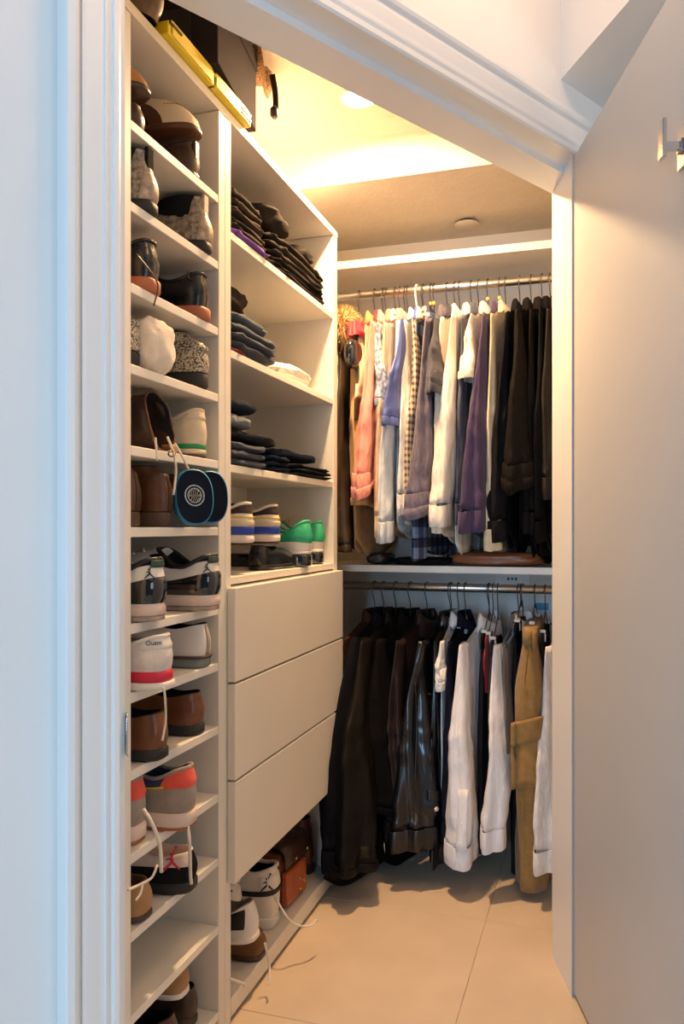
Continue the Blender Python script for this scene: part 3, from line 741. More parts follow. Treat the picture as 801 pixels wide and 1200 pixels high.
# ---- shelf 8
shoe('running_shoe', 'off-white running shoe with red midsole and ribbed cream sole', at(209, 7, 0.04), 0.0, MESHW, SUE, RED, L=0.30, W=0.108, hh=0.064, hd=0.050, hi=0.066, heelw=0.44,
     soles=[('ribbed_outsole', 0.014, RUBW, 0.008), ('red_midsole', 0.020, RED, 0.004)], st=0.034, bands=[('heel_counter', 0.62, 1.0, WHITEL, 0.003, (-0.9, 0.9))], collar=(WHITEL, 0.0045), logo=('Ousm', -0.55, 0.80, 0.012, M_BLACK))
T = shoe('slip_on_shoe', 'white canvas slip-on shoe with grey green sole', at(257, 7, 0.0), 0.0, WHITEL, DARKL, TEAL, hh=0.070, hd=0.060, hi=0.072, st=0.022, W=0.098, heelw=0.44, welt=RUBB, bands=[('back_seam', 0, 1, GREYS, 0.001, (-0.04, 0.04))])
# ---- shelf 9
for px, lb in ((245, 'brown leather loafer with black sole beside the divider'), (204, 'brown leather loafer with black sole under the hanging lace')):
    T = shoe('loafer', lb, at(px, 8, -0.006 if px > 210 else 0.016), 0.0, LCOG, DARKL, RUBK, group='brown loafers', hh=0.066, hd=0.058, hi=0.075, st=0.022, W=0.100, heelw=0.44, flare=0.004)
LR = lace_part(bpy.data.objects['running_shoe'], [(191,806,0.045),(193,815,0.046),(194,842,0.044),(192,858,0.044),(190,868,0.044)], XF, M_LACE, 0.0022)
# ---- shelf 10
for px, lb, dx in ((236, 'grey and coral suede sneaker with thick white sole, laces hanging', 0.04), (178, 'grey and coral sneaker mostly hidden by the door frame', 0.045)):
    T = shoe('retro_sneaker', lb, at(px, 9, dx), 0.0, GREYS, NAVY, WHITEL, group='grey and coral sneakers', L=0.30, W=0.106, hh=0.086, hd=0.066, hi=0.088, st=0.034, heelw=0.43,
         soles=[('gum_outsole', 0.006, TERRA, 0.002), ('midsole', 0.028, PINKL, 0.005)],
         bands=[('coral_heel', 0.55, 0.98, CORAL, 0.003, (-1.0, 1.0)), ('navy_collar', 0.62, 0.98, NAVY, 0.003, (-2.4, -1.0)), ('yellow_trim', 0.56, 0.62, YEL, 0.004, (-2.4, -0.9))],
         collar=(GREYS, 0.004), tongue=(GREEN, 0.012), laces=(RUBW, 3))
    if px > 200:
        lace_part(T, [(168,948,0.03),(178,965,0.05),(187,990,0.052),(189,1022,0.05)], XF, M_LACE, 0.0034)
        lace_part(T, [(219,960,0.035),(222,990,0.045),(223,1025,0.04),(224,1036,0.04)], XF, M_LACE, 0.0034)
# ---- shelf 11
shoe('low_top_sneaker', 'black low sneaker with pink side and red leaping logo', at(238, 10, 0.022), 0.12, fabric('black_nubuck', (0.012,0.012,0.014)), PINKL, RUBK, L=0.29, W=0.105, hh=0.056, hd=0.05, hi=0.075, st=0.022, flare=0.004, heelw=0.45,
     bands=[('pink_quarter', 0.55, 1.0, PINKL, 0.002, (-2.6, -0.3))], logo=('leap', -0.9, 0.8, 0.04, RED))
T = shoe('moccasin_boot', 'tan suede laced shoe by the door frame next to black sneaker', at(186, 10, 0.03), 0.0, SUE, SUEB, RUBB, hh=0.055, hd=0.05, hi=0.07, st=0.012, W=0.10, heelw=0.46)
lace_part(T, [(150,1043,0.045),(165,1036,0.05),(178,1028,0.05),(184,1014,0.045)], XF, M_LACE, 0.0024); lace_part(T, [(167,1034,0.05),(165,1046,0.052),(159,1055,0.05)], XF, M_LACE, 0.0022)
shoe('clog', 'tan suede clog poking out past the shelf beside the door frame', at(148, 10, 0.072, -0.0), 0.0, SUE, DARKL, RUBW, hh=0.05, hd=0.045, hi=0.055, st=0.02, W=0.075, L=0.2) if False else None
# ---- bottom compartment
shoe('suede_shoe', 'tan suede shoe on top of dark brown shoes at the bottom', at(228, 12, -0.02, 0.097), 0.0, SUE, DARKL, RUBW, L=0.27, W=0.098, hh=0.05, hd=0.045, hi=0.06, st=0.012, heelw=0.45)
shoe('brown_shoe', 'dark brown leather shoe lying under the tan suede shoe', at(215, 12, -0.01, 0.0), 0.0, LDB, DARKL, LDB, W=0.11, hh=0.075, hd=0.055, hi=0.075, st=0.018, heelw=0.46)
shoe('brown_shoe', 'dark brown leather shoe with small side stitching beside the divider', at(250, 12, -0.03), 0.0, LDB, DARKL, RUBB, W=0.085, hh=0.06, hd=0.05, hi=0.07, st=0.018)
shoe('brown_shoe', 'dark brown leather shoe at the bottom by the door frame', at(178, 12, -0.01), 0.0, LDB, DARKL, LDB, W=0.10, hh=0.07, hd=0.05, hi=0.07, st=0.018)

# ---- right column, shelf over the drawers
R = SR
def atr(px, z, dx=0.0, dz=0.0): return (XF+dx, yat(px, XF+dx), z+0.001+dz)
for px, lb, yw in ((292, 'black leather shoe lying under the blue and white trainers', 0.9), (282, 'black leather shoe at the divider end under the trainers', 1.2)):
    pass
shoe('dress_shoe', 'black leather shoe lying lengthwise under the blue banded trainers', (XF-0.055, yB1+0.262, R[3]+0.001), -PI/2, LBK, DARKL, LBK, W=0.085, L=0.25, hh=0.05, hd=0.038, hi=0.045, st=0.014)
for px, lb in ((301, 'white trainer with blue band and black collar touching the divider'), (331, 'white trainer with blue band and black collar next to green sneaker')):
    dxx = -0.02
    shoe('trainer', lb, at(px, 0, -0.012 if px > 310 else 0.0, 0.069, W=0.098, zb=R[3]), 0.0, MESHW, DARKL, RUBW, group='blue banded trainers', L=0.26, W=0.098, hh=0.078, hd=0.062, hi=0.085, st=0.024, heelw=0.44,
         soles=[('outsole', 0.006, RUBB, 0.002), ('midsole', 0.018, MESHW, 0.005)],
         bands=[('blue_band', 0.02, 0.26, BLUEM, 0.003), ('black_collar', 0.66, 1.0, LDB, 0.002), ('ribbing', 0.28, 0.45, CREAM, 0.002), ('yellow_stripe', 0.52, 0.57, YEL, 0.002)], collar=(MESHW, 0.004))
for px, dz, lb, dx in ((368, 0.0, 'white sneaker with flared green heel and black sole', 0.012), (382, 0.012, 'white sneaker with flared green heel against the side panel', -0.01)):
    shoe('green_heel_sneaker', lb, at(px, 0, dx, W=0.10, zb=R[3]), 0.0, WHITEL, TANL, PAT, group='green heeled sneakers', L=0.29, W=0.10, hh=0.085, hd=0.055, hi=0.085, st=0.045, heelw=0.45,
         soles=[('outsole', 0.036, PAT, 0.004), ('midsole', 0.009, WHITEL, 0.003)],
         bands=[('green_heel', wave(0.30, -0.05), 1.0, GREENH, 0.003, (-1.25, 1.25))], collar=(GREENH, 0.004), laces=(RUBW, 3), tongue=(SUE, 0.025))
# ---- base compartment
def atb(px, dx=0.0, dz=0.0): return (XF+dx, yat(px, XF+dx), BASEZ+0.001+dz)
BW = mat('black_sueded_band', (0.01,0.01,0.012), 0.5)
shoe('boat_shoe', 'brown leather boat shoe under the white sneaker in the base', at(316, 0, 0.0, W=0.105, zb=BASEZ), 0.0, SUEB, LTAN, RUBB, L=0.27, W=0.105, hh=0.045, hd=0.04, hi=0.05, st=0.014, heelw=0.46)
T = shoe('court_sneaker', 'white sneaker with black side panel resting on brown boat shoe', at(309, 0, 0.012, 0.080, W=0.105, zb=BASEZ), 0.0, WHITEL, GREYS, WHITEL, rot=(0.0, math.radians(-5), 0.0), L=0.28, W=0.105, hh=0.075, hd=0.055, hi=0.08, st=0.016, heelw=0.46,
     bands=[('black_panel', 0.25, 0.85, BW, 0.002, (-1.9, -0.55))])
lace_part(T, [(270,1147,0.03),(283,1152,0.04),(286,1155,0.04)], XF, M_LACE, 0.003)
lace_part(T, [(310,1105,0.03),(315,1128,0.04),(316,1145,0.05),(314,1155,0.05)], XF, M_LACE, 0.0026)
for px, lb, dx, dz in ((331, 'white high-top basketball shoe with leaping logo and black band', -0.03, 0.0), (286, 'white high-top basketball shoe half hidden by the divider', -0.09, 0.0)):
    T = shoe('high_top_shoe', lb, at(px, 0, dx, dz, W=0.108, zb=BASEZ), 0.0, WHITEL, DARKL, WHITEL, group='white high-top basketball shoes', L=0.29, W=0.108, hh=0.13, hd=0.12, hi=0.13, st=0.030, heelw=0.46, a1=0.42, ow=0.40,
         bands=[('black_band', wave(0.42, 0.04), wave(0.53, 0.04), BW, 0.004), ('black_panel', 0.20, 0.34, BW, 0.003, (-2.4, -1.5)), ('ankle_panel', 0.56, 0.86, WHITEL, 0.004, (-0.9, 0.9))], collar=(WHITEL, 0.006), tongue=(WHITEL, 0.05), logo=('leap', -0.62, 0.70, 0.040, BW))
    if px > 300: lace_part(T, [(322,1051,0.0),(333,1070,0.03),(345,1083,0.05),(362,1085,0.08),(371,1078,0.09)], XF, M_LACE, 0.0028)
# brown leather boots with flap, at the far end of the base
T = thing('leather_satchel', 'brown leather satchel with flap and brass studs in the base compartment', 'bag', (XF-0.035, yat(348, XF-0.03), BASEZ+0.0015), (0, 0, -0.06))
LSA = leather('satchel_leather', (0.20,0.06,0.022), 0.45); LSB = leather('satchel_side', (0.42,0.10,0.035), 0.45)
boxmesh('body', (-0.15,-0.075,0.002), (-0.012,0.085,0.155), LSA, T, 0.008, 2)
V, F = loft([[Vector((x, y, z)) for (x, z) in ((-0.155,0.157),(-0.08,0.182),(-0.012,0.176),(0.004,0.160),(0.008,0.128),(0.006,0.115))] for y in (-0.080,-0.03,0.03,0.090)], False)
o = mesh('flap', V, F, LDB, T); o.modifiers.new('s','SOLIDIFY').thickness = 0.005
boxmesh('side_gusset', (-0.14,0.086,0.005), (-0.016,0.096,0.15), LSB, T, 0.004)
boxmesh('front_pocket', (-0.012,-0.075,0.01), (0.010,0.060,0.105), LSB, T, 0.006, 2)
for y, z in ((0.01,0.03),(0.035,0.045),(0.01,0.06),(0.06,0.13),(-0.02,0.13)): V, F = tubeVF([(0.008,y,z),(0.0135,y,z)], 0.004, 10); mesh('stud', V, F, mat('brass', (0.7,0.5,0.2), 0.25, 1.0), T)
shoe('work_boot', 'dark brown leather boot beside the satchel at the end panel', (XF-0.05, yC0-0.052, BASEZ+0.001), 0.0, LBR, DARKL, RUBK, cat='boot', L=0.24, W=0.085, hh=0.08, hd=0.08, hi=0.09, st=0.03, heelw=0.44, shaft=dict(h=0.14, w=0.036, l=0.05, m=LBR))

# ================================================================== FOLDED CLOTHES ON THE OPEN SHELVES
def folded(name, label, cat, px0, px1, z, h, m_, seed, depth=0.24, dx=0.0, lobes=2, rz=0.0, amp=0.06, group=None, rx=0.0, drop=0.0):
    y0, y1 = max(yat(px0, XF+dx), yB1+0.006), min(yat(px1, XF+dx), yC0-0.006)
    T = thing(name, label, cat, (XF+dx-depth/2, (y0+y1)/2, z), (rx, 0, rz), group)
    lh = h/lobes
    for i in range(lobes):
        sd = seed*7+i; rnd = random.Random(sd)
        sx = depth*(1-0.05*rnd.random()); sy = (y1-y0)*(1-0.06*rnd.random())
        rings = []; nu, nv = 72, 12
        for a in range(nv+1):
            ph = -PI/2+PI*a/nv; ring = []
            for b in range(nu):
                th = 2*PI*b/nu; cp = sp(math.cos(ph), 0.34)
                d = Vector((cp*sp(math.cos(th), 0.28), cp*sp(math.sin(th), 0.30), sp(math.sin(ph), 0.6)))
                q = Vector((d.x*sx*14, d.y*sy*14, d.z+sd*2.3))
                n_ = noise.noise(q)*0.8+noise.noise(q*2.3)*0.45+0.35*(0.4-abs(noise.noise(q*1.3+Vector((3,7,1)))))
                fold = 0.10*math.sin(d.y*6+sd)*cp
                p = Vector((d.x*sx/2*(1+0.10*n_), d.y*sy/2*(1+0.08*n_), d.z*lh/2*(0.90+0.10*n_)+lh*(fold*0.6+0.10*n_)*(0.3 if a < nv/2 else 1.0)))
                p.z += lh*(i+0.5)+0.0*d.x
                p.z -= drop*max(0, d.y)*lh
                p.z = max(p.z, 0.0005); p.y = clamp(p.y, -(y1-y0)/2, (y1-y0)/2); p.x = clamp(p.x, -depth*0.53, depth*0.53)
                ring.append(p)
            rings.append(ring)
        V, F = loft(rings, True)
        mesh('folded_layer' if lobes > 1 else 'folded_cloth', V, F, m_, T)
    return T
CHAR = fabric('charcoal_knit', (0.026,0.021,0.018), vscale=60); CHAR2 = fabric('brown_black_knit', (0.032,0.024,0.018), vscale=60); CHAR3 = fabric('washed_black', (0.018,0.015,0.014))
DEN = lambda n, col: fabric(n, col, var=0.3, vscale=90, bump=0.5, bscale=500)
DN1 = DEN('denim_dark', (0.011,0.018,0.036)); DN2 = DEN('denim_mid', (0.030,0.045,0.075)); DN3 = DEN('denim_light', (0.16,0.19,0.21)); DN4 = DEN('denim_black', (0.014,0.017,0.024)); DN5 = DEN('denim_blue_grey', (0.050,0.070,0.105))
PURP = fabric('purple_jersey', (0.12,0.035,0.30))
zA, zB, zC = R[0]+0.001, R[1]+0.001, R[2]+0.001
folded('folded_shirt', 'purple folded shirt at the bottom of the dark sweater pile', 'shirt', 272, 318, zA, 0.018, PURP, 1, dx=0.004, lobes=1)
folded('folded_sweater', 'dark grey folded sweater lying on the shelf next to the purple shirt', 'sweater', 321, 386, zA, 0.040, CHAR3, 2, dx=0.0, lobes=3)
folded('folded_sweater', 'charcoal folded sweater over the purple shirt', 'sweater', 272, 317, zA+0.022, 0.055, CHAR2, 3, dx=-0.008, lobes=3)
folded('folded_sweater', 'dark brown folded sweater in the middle of the top pile', 'sweater', 320, 384, zA+0.044, 0.060, CHAR, 4, dx=-0.006, lobes=3, drop=0.3)
folded('folded_sweater', 'brown black folded sweater on top beside the divider', 'sweater', 272, 312, zA+0.081, 0.062, CHAR2, 5, dx=-0.03, lobes=3)
blob('crumpled_sweater', 'crumpled brown black sweater heaped on the top shelf pile', 'sweater', (XF-0.12, yat(338), zA+0.152), (0.20,0.17,0.075), CHAR, 6, 0.25, 1.8, 0.7, 0.7)
blob('crumpled_sweater', 'small dark sweater end tucked against the side panel', 'sweater', (XF-0.12, yat(374), zA+0.142), (0.18,0.12,0.055), CHAR3, 8, 0.22, 1.8, 0.7, 0.7)
blob('crumpled_sweater', 'black hood rising at the back of the sweater pile', 'sweater', (XF-0.17, yat(288), zA+0.190), (0.14,0.14,0.07), CHAR3, 12, 0.2, 1.7, 0.7, 0.7)
# middle shelf
folded('folded_shirt', 'thin red folded shirt under the grey jeans', 'shirt', 272, 292, zB, 0.012, fabric('red_jersey', (0.25,0.02,0.02)), 11, dx=0.002, lobes=1)
folded('folded_jeans', 'washed grey folded jeans on top of the red shirt', 'jeans', 272, 330, zB+0.013, 0.062, DN2, 12, dx=0.004, lobes=3)
folded('folded_jeans', 'blue grey rolled jeans above the washed grey jeans', 'jeans', 272, 318, zB+0.079, 0.028, DN5, 13, dx=-0.01, lobes=1)
blob('crumpled_sweater', 'dark brown crumpled sweater above the blue grey jeans', 'sweater', (XF-0.14, yB1+0.118, zB+0.152), (0.20,0.20,0.075), CHAR2, 14, 0.2, 1.7, 0.7, 0.65)
blob('crumpled_shirt', 'black crumpled shirt behind the white cloth', 'shirt', (XF-0.18, yat(350, XF-0.12), zB+0.052), (0.14,0.18,0.085), CHAR3, 15, 0.25, 1.8, 0.7, 0.7)
blob('crumpled_shirt', 'bright white crumpled shirt lying on the middle shelf', 'shirt', (XF-0.085, yat(358), zB+0.030), (0.14,0.25,0.050), fabric('white_cotton', (0.82,0.78,0.70), var=0.03), 16, 0.30, 2.2, 0.7, 0.7)
# jeans shelf
folded('folded_jeans', 'dark grey jeans folded double against the divider', 'jeans', 272, 316, zC, 0.058, DN2, 21, dx=0.004, lobes=3)
folded('folded_jeans', 'dark blue jeans folded in the middle of the lowest jeans layer', 'jeans', 319, 343, zC, 0.045, DN1, 22, dx=0.0, lobes=3)
folded('folded_jeans', 'black blue jeans folded at the end of the jeans row', 'jeans', 347, 393, zC, 0.034, DN4, 23, dx=0.006, lobes=3)
folded('folded_jeans', 'slim dark jeans lying on the black blue jeans', 'jeans', 328, 377, zC+0.050, 0.028, DN1, 24, dx=-0.03, lobes=1)
folded('folded_jeans', 'charcoal denim roll on the dark grey jeans', 'jeans', 272, 330, zC+0.064, 0.026, DN4, 25, dx=-0.006, lobes=1)
folded('folded_jeans', 'faded light blue jeans near the top of the jeans pile', 'jeans', 272, 302, zC+0.093, 0.032, DN3, 26, dx=-0.004, lobes=1)
folded('folded_jeans', 'dark navy jeans topmost of the pile beside the divider', 'jeans', 272, 304, zC+0.129, 0.036, DN1, 27, dx=-0.004, lobes=1)
# ---- on top of the unit: grey box over yellow flat cases, hat, shoe
GB = mat('grey_board', (0.030,0.025,0.029), 0.85, spec=0.03); YP = mat('yellow_plastic', (0.78,0.62,0.01), 0.38)
for px0, px1, lb in ((199, 255, 'yellow flat plastic case with black slot under the box near its dark end'), (252, 296, 'yellow flat plastic case with black slots under the far end of the box')):
    a0, a1 = yat(px0, XF+0.02), yat(px1, XF+0.02)
    T = thing('plastic_case', lb, 'case', (XF+0.012, a0, UT+0.001), group='yellow cases on the shelving unit')
    hx = 0.020; w = a1-a0; h = 0.036; ch = 0.018
    poly = [(0,0),(w,0),(w,h-ch*0.6),(w-ch,h),(ch,h),(0,h-ch*0.6)]
    V = [(0.004,y,z) for y,z in poly]+[(-0.10,y,z) for y,z in poly]
    F = [list(range(6)),list(range(11,5,-1))]+[[i,(i+1)%6,6+(i+1)%6,6+i] for i in range(6)]
    o = mesh('shell', V, F, YP, T, smooth=False); bv = o.modifiers.new('b','BEVEL'); bv.width = 0.003; bv.segments = 2
    V = [(0.0055,y*0.86+w*0.07,z*0.8+h*0.1) for y,z in poly]; mesh('face_panel', V, [list(range(6))], mat('yellow_plastic_inner', (0.70,0.53,0.01), 0.45), T, smooth=False)
    if px0 < 220: boxmesh('slot', (0.0045,0.004,h*0.60), (0.0075,0.05,h*0.74), M_BLACK, T)
    else:
        for k in (0.25, 0.55): boxmesh('slot', (0.0045,w-0.055,h*k), (0.0075,w-0.008,h*(k+0.14)), M_BLACK, T)
b0 = on_z(255, 72, UT+0.04); b1 = on_z(300, 154, UT+0.04)
bd = Vector((b1.x-b0.x, b1.y-b0.y, 0)); bl = bd.length; br = math.atan2(bd.y, bd.x)-PI/2
T = thing('storage_box', 'dark grey cardboard box on top of the shelving unit over yellow cases', 'box', (b0.x, b0.y, UT+0.038), (0, 0, br))
boxmesh('carton', (-0.26,0.0,0.0), (0.0,bl,0.19), GB, T, 0.002)
boxmesh('lid', (-0.263,-0.003,0.150), (0.003,bl+0.003,0.193), GB, T, 0.002)
boxmesh('end_label', (-0.20,-0.0045,0.03), (-0.06,-0.0008,0.12), M_BLACK, T)
T = thing('straw_hat', 'woven brown straw hat with black band hung at the box end', 'hat', on_x(314, 90, XF+0.0)+Vector((-0.03, 0.03, 0)), (0, 0, 0.25))
rings = []
for r, x in ((0.004,-0.06),(0.05,-0.058),(0.062,-0.045),(0.066,0.0),(0.085,0.008),(0.105,0.012),(0.107,0.009),(0.085,0.003)):
    rings.append([Vector((x+0.006*math.sin(2*th_*2*PI/36), r*math.cos(2*PI*th_/36), r*0.62*math.sin(2*PI*th_/36)+0.05)) for th_ in range(36)])
V, F = loft(rings, True, True); mesh('brim_and_crown', V, F, scaly('straw_weave', (0.36,0.20,0.08), (0.09,0.045,0.02), 260, 0.8), T)
tube('hat_band', smoothpath([(0.018,0.060,0.060),(0.024,0.075,0.02),(0.026,0.072,-0.03),(0.026,0.055,-0.055),(0.026,0.03,-0.045)], 5), 0.009, fabric('black_ribbon', (0.012,0.011,0.012)), T, 8, 0.5)
blob('tassel', None, None, (0.024,0.055,-0.045), (0.02,0.028,0.03), M_BLACK, 31, 0.3, parent=T)
blob('tag', None, None, (0.02,0.088,-0.03), (0.01,0.016,0.03), TANL, 32, 0.1, parent=T)
shoe('loafer', 'worn brown shoe with pale toe lying sole up on the unit', (XF+0.02, yat(180, XF), UT+0.078), 0, leather('worn_brown', (0.22,0.15,0.10), 0.6, var=0.4, vscale=30), DARKL, leather('worn_brown', (0.2,)*3), rot=(PI, math.radians(8), 0.2), hh=0.06, hd=0.05, hi=0.06, st=0.012, W=0.09)

# ================================================================== CLOTHES ON THE RODS
YN = YR-0.225          # where the near shoulders hang
def nz(x, y, z): return noise.noise(Vector((x, y, z)))
def hanger(label, x, zr, bar=M_WIRE, wide=0.165, drop=0.130, tilt=0.0, kind='wood', group='hangers', clips=None, hookm=None, sizetag=False):
    H = thing('hanger', label, 'hanger', (x, YR, zr), (0, 0, tilt), group)
    R_ = 0.0178; hm = hookm or M_WIRE
    pts = [Vector((0, -R_*math.cos(a)*1.0, R_*math.sin(a))) for a in [PI*1.25-PI*1.25*i/10 for i in range(11)]]
    pts = [Vector((0, R_*math.cos(a), R_*math.sin(a))) for a in [-0.5+(PI+0.5)*i/11 for i in range(12)]]
    pts += [Vector((0,-R_,-0.02)), Vector((0,-0.006,-0.045)), Vector((0,0,-0.06)), Vector((0,0,-drop+0.012))]
    tube('hook', pts, 0.0019 if not hookm else 0.0035, hm, H, 6)
    if kind == 'wood':
        rings = []
        for i in range(-8, 9):
            k = i/8; y = wide*k; z = -drop+0.014-0.070*abs(k)**1.25; rz_ = lerp(0.014, 0.009, abs(k)); rx = lerp(0.006, 0.005, abs(k))
            rings.append([Vector((rx*math.cos(2*PI*j/10), y, z-0.012+rz_*math.sin(2*PI*j/10))) for j in range(10)])
        V, F = loft(rings, True, True, True); mesh('shoulder_bar', V, F, bar, H)
    else:
        tube('shoulder_wire', [(0,0,-drop+0.014),(0,-wide,-drop-0.060),(0,-wide+0.012,-drop-0.070),(0,wide-0.012,-drop-0.070),(0,wide,-drop-0.060),(0,0,-drop+0.014)], 0.0017, bar, H, 6)
    if sizetag: boxmesh('size_tag', (-0.005,-0.009,-0.058), (0.005,0.003,-0.046), mat('yellow_tag', (0.72,0.52,0.08), 0.5), H, 0.002)
    if clips:
        for sgn in (-1, 1):
            cl = boxmesh('clip', (-0.010, sgn*clips-0.008, -drop-0.075), (0.010, sgn*clips+0.008, -drop-0.035), M_WHITEP if kind != 'black' else M_BLACK, H, 0.004)
            V, F = tubeVF([(-0.012,sgn*clips,-drop-0.045),(0.012,sgn*clips,-drop-0.045)], 0.006, 10); mesh('clip_spring', V, F, M_BLACK, cl)
    return H
def body(hw, hwb, L, th, seed, amp=0.010, nk=0.075, slope=0.42, hem=0.02, N=64, Mv=28, k=None, dx=0.0, flare=0.0, nf=5.0, sweep=0.0):
    rings = []
    rnd = random.Random(seed); ph = rnd.random()*6; p2 = rnd.random()*6
    for i in range(Mv+1):
        v = i/Mv; ring = []
        for j in range(N):
            a = 2*PI*j/N; cy, sx = sp(math.cos(a), 0.72), sp(math.sin(a), 0.7)
            w = lerp(hw, hwb, v**0.8); y = w*cy
            zt = -slope*max(0, abs(hw*cy)-nk*0.6)
            z = lerp(zt, -L+hem*math.cos(2*a)+0.012*math.sin(3*a+ph), v)
            t = max(0.0095, th*(0.45+0.55*sstep(0, 0.16, v))*(1+flare*v))
            fold = amp*sstep(0.03, 0.6, v)*(math.sin(nf*6.0*y+ph+1.2*v)+0.7*math.sin(nf*11*y+p2))
            x = t*sx+fold*(0.9+0.3*sx)+dx*v+0.003*nz(y*9+seed, z*6, sx)
            y += 0.008*nz(seed+3, z*7, sx*1.3)*v-sweep*v*v*(0.6-0.4*cy)
            ring.append(Vector((x, y, z)))
        rings.append(ring)
    # hem turned up inside
    last = rings[-1]; c_ = sum(last, Vector())/len(last)
    rings.append([Vector((p.x*0.6+c_.x*0.4, p.y*0.985, p.z+0.012)) for p in last])
    rings.append([Vector((p.x*0.5+c_.x*0.5, p.y*0.95, p.z+0.10)) for p in last])
    return loft(rings, True, False, True)
def sleeve(p0, p1, r0, r1, seed, flatx=0.45, bend=0.0, N=36, Mv=34, wr=0.07, bendx=0.0, twist=0.0):
    p0, p1 = Vector(p0), Vector(p1); rings = []
    rnd = random.Random(seed*13+5); ph = [rnd.random()*6.28 for _ in range(4)]; el = 0.45+0.15*rnd.random(); kx = rnd.uniform(-1, 1)
    def tri(x): return 2*abs(2*((x/(2*PI)) % 1.0)-1)-1
    for i in range(Mv+1):
        v = i/Mv; c_ = p0.lerp(p1, v); c_.y -= bend*math.sin(PI*v); c_.x += bendx*math.sin(PI*v)+0.006*kx*math.sin(2*PI*v)
        c_.y -= 0.010*math.exp(-((v-el)/0.12)**2); c_.x += 0.007*kx*math.sin(v*5+ph[3])
        r = lerp(r0, r1, v**0.8)
        r *= 0.45+0.60*clamp(v/0.8)**0.8; tx = 0.42+0.62*clamp(v/0.85)**0.9
        ring = []
        for j in range(N):
            a = 2*PI*j/N
            # long hanging folds plus slanting creases that gather at the elbow and above the cuff
            fo = 0.14*tri(3*a+ph[0]+1.8*v)*sstep(0.06, 0.35, v)+0.09*tri(5*a+ph[1]-2.6*v)*sstep(0.1, 0.4, v)
            gather = math.exp(-((v-el)/0.13)**2)+math.exp(-((v-0.95)/0.10)**2)
            cr = 0.055*gather*math.sin(v*46+2.6*math.sin(a+ph[2])*(1+kx)+ph[3])*(0.4+0.6*math.sin(a+ph[0])**2)
            w = 1+wr/0.07*(fo+cr)*1.15+0.16*nz(math.cos(a)*1.2+seed*2.1, math.sin(a)*1.2, v*4)
            fx = flatx*tx
            ring.append(c_+Vector((r*fx*w*sp(math.cos(a), 1.15), r*w*math.sin(a), 0.10*r*math.sin(2*a+seed))))
        rings.append(ring)
    last = rings[-1]; c_ = sum(last, Vector())/len(last)
    rings.append([c_+(p-c_)*0.90+Vector((0,0,0.003)) for p in last]); rings.append([c_+(p-c_)*0.80+Vector((0,0,0.05)) for p in last])
    return loft(rings, True, True, True), last
def cuff_mesh(last, h, grow=1.05, tilt=0.0, roll=False):
    c_ = sum(last, Vector())/len(last)
    def rg(k, dz, g=1.0):
        out = []
        for p in last:
            d = p-c_; s_ = 1.0/max(0.4, 1.0)
            out.append(c_+Vector((d.x*k, d.y*k, 0))+Vector((0, 0, dz+tilt*d.y*g+0.002*nz(d.x*60, d.y*60, dz*30))))
        return out
    if roll:
        return loft([rg(1.0, 0.02), rg(1.10, 0.021), rg(1.13, 0.019), rg(1.17, -h*0.45), rg(1.15, -h*0.5), rg(1.20, -h*0.45, 1.4), rg(1.24, -h*0.48, 1.6), rg(1.20, -h*1.05, 1.8), rg(1.17, -h*1.08, 1.8), rg(1.05, -h*1.06, 1.8), rg(0.85, 0.0)], True, False, True)
    return loft([rg(0.98, 0.004), rg(grow*0.99, 0.005), rg(grow, 0.003), rg(grow*1.03, -h*0.5), rg(grow, -h+0.001), rg(grow*0.985, -h), rg(grow*0.90, -h), rg(0.85, 0.0)], True, False, True)
def collar_mesh(seed, rw=0.055, rx=0.022, h=0.026, fall=0.05):
    # stand-and-fall collar, higher at the back (-x), dipping to two points at the front (+x)
    def rg(k, z, fr=0.0, pt=0.0):
        out = []
        for j in range(40):
            a = 2*PI*j/40; sn = math.sin(a); g = max(0.0, sn)
            out.append(Vector((rx*k*sp(sn, 0.9)+0.010*g*(k-0.9)*3+0.002*math.sin(3*a+seed), rw*k*math.cos(a)*(1-0.12*g), z-fr*g-pt*math.exp(-((abs(a-PI/2)-0.55)/0.25)**2))))
        return out
    return loft([rg(0.90, -0.03), rg(0.93, h*0.6, 0.03), rg(0.97, h, 0.035), rg(1.03, h*1.02, 0.035), rg(1.16, h*0.3, 0.030), rg(1.30, h-fall, 0.012, 0.018), rg(1.27, h-fall-0.002, 0.012, 0.018), rg(1.05, h-fall+0.02, 0.03)], True)
from mathutils.bvhtree import BVHTree
def hits(T):
    vs, ps = [], []
    def add(o, M):
        Mw = M @ Matrix.LocRotScale(o.location, o.rotation_euler, None)
        if o.type == 'MESH':
            k = len(vs); vs.extend(Mw @ v.co for v in o.data.vertices); ps.extend(tuple(k+i for i in p.vertices) for p in o.data.polygons)
        for ch in o.children: add(ch, Mw)
    add(T, Matrix.Identity(4))
    return BVHTree.FromPolygons(vs, ps)
def cast(bv, px, py):
    d = ray(px, py).normalized(); r = bv.ray_cast(Vector((0, 0, CAMH)), d, 6.0)
    return (r[0], r[1] if r[1].dot(d) < 0 else -r[1]) if r[0] else (None, None)
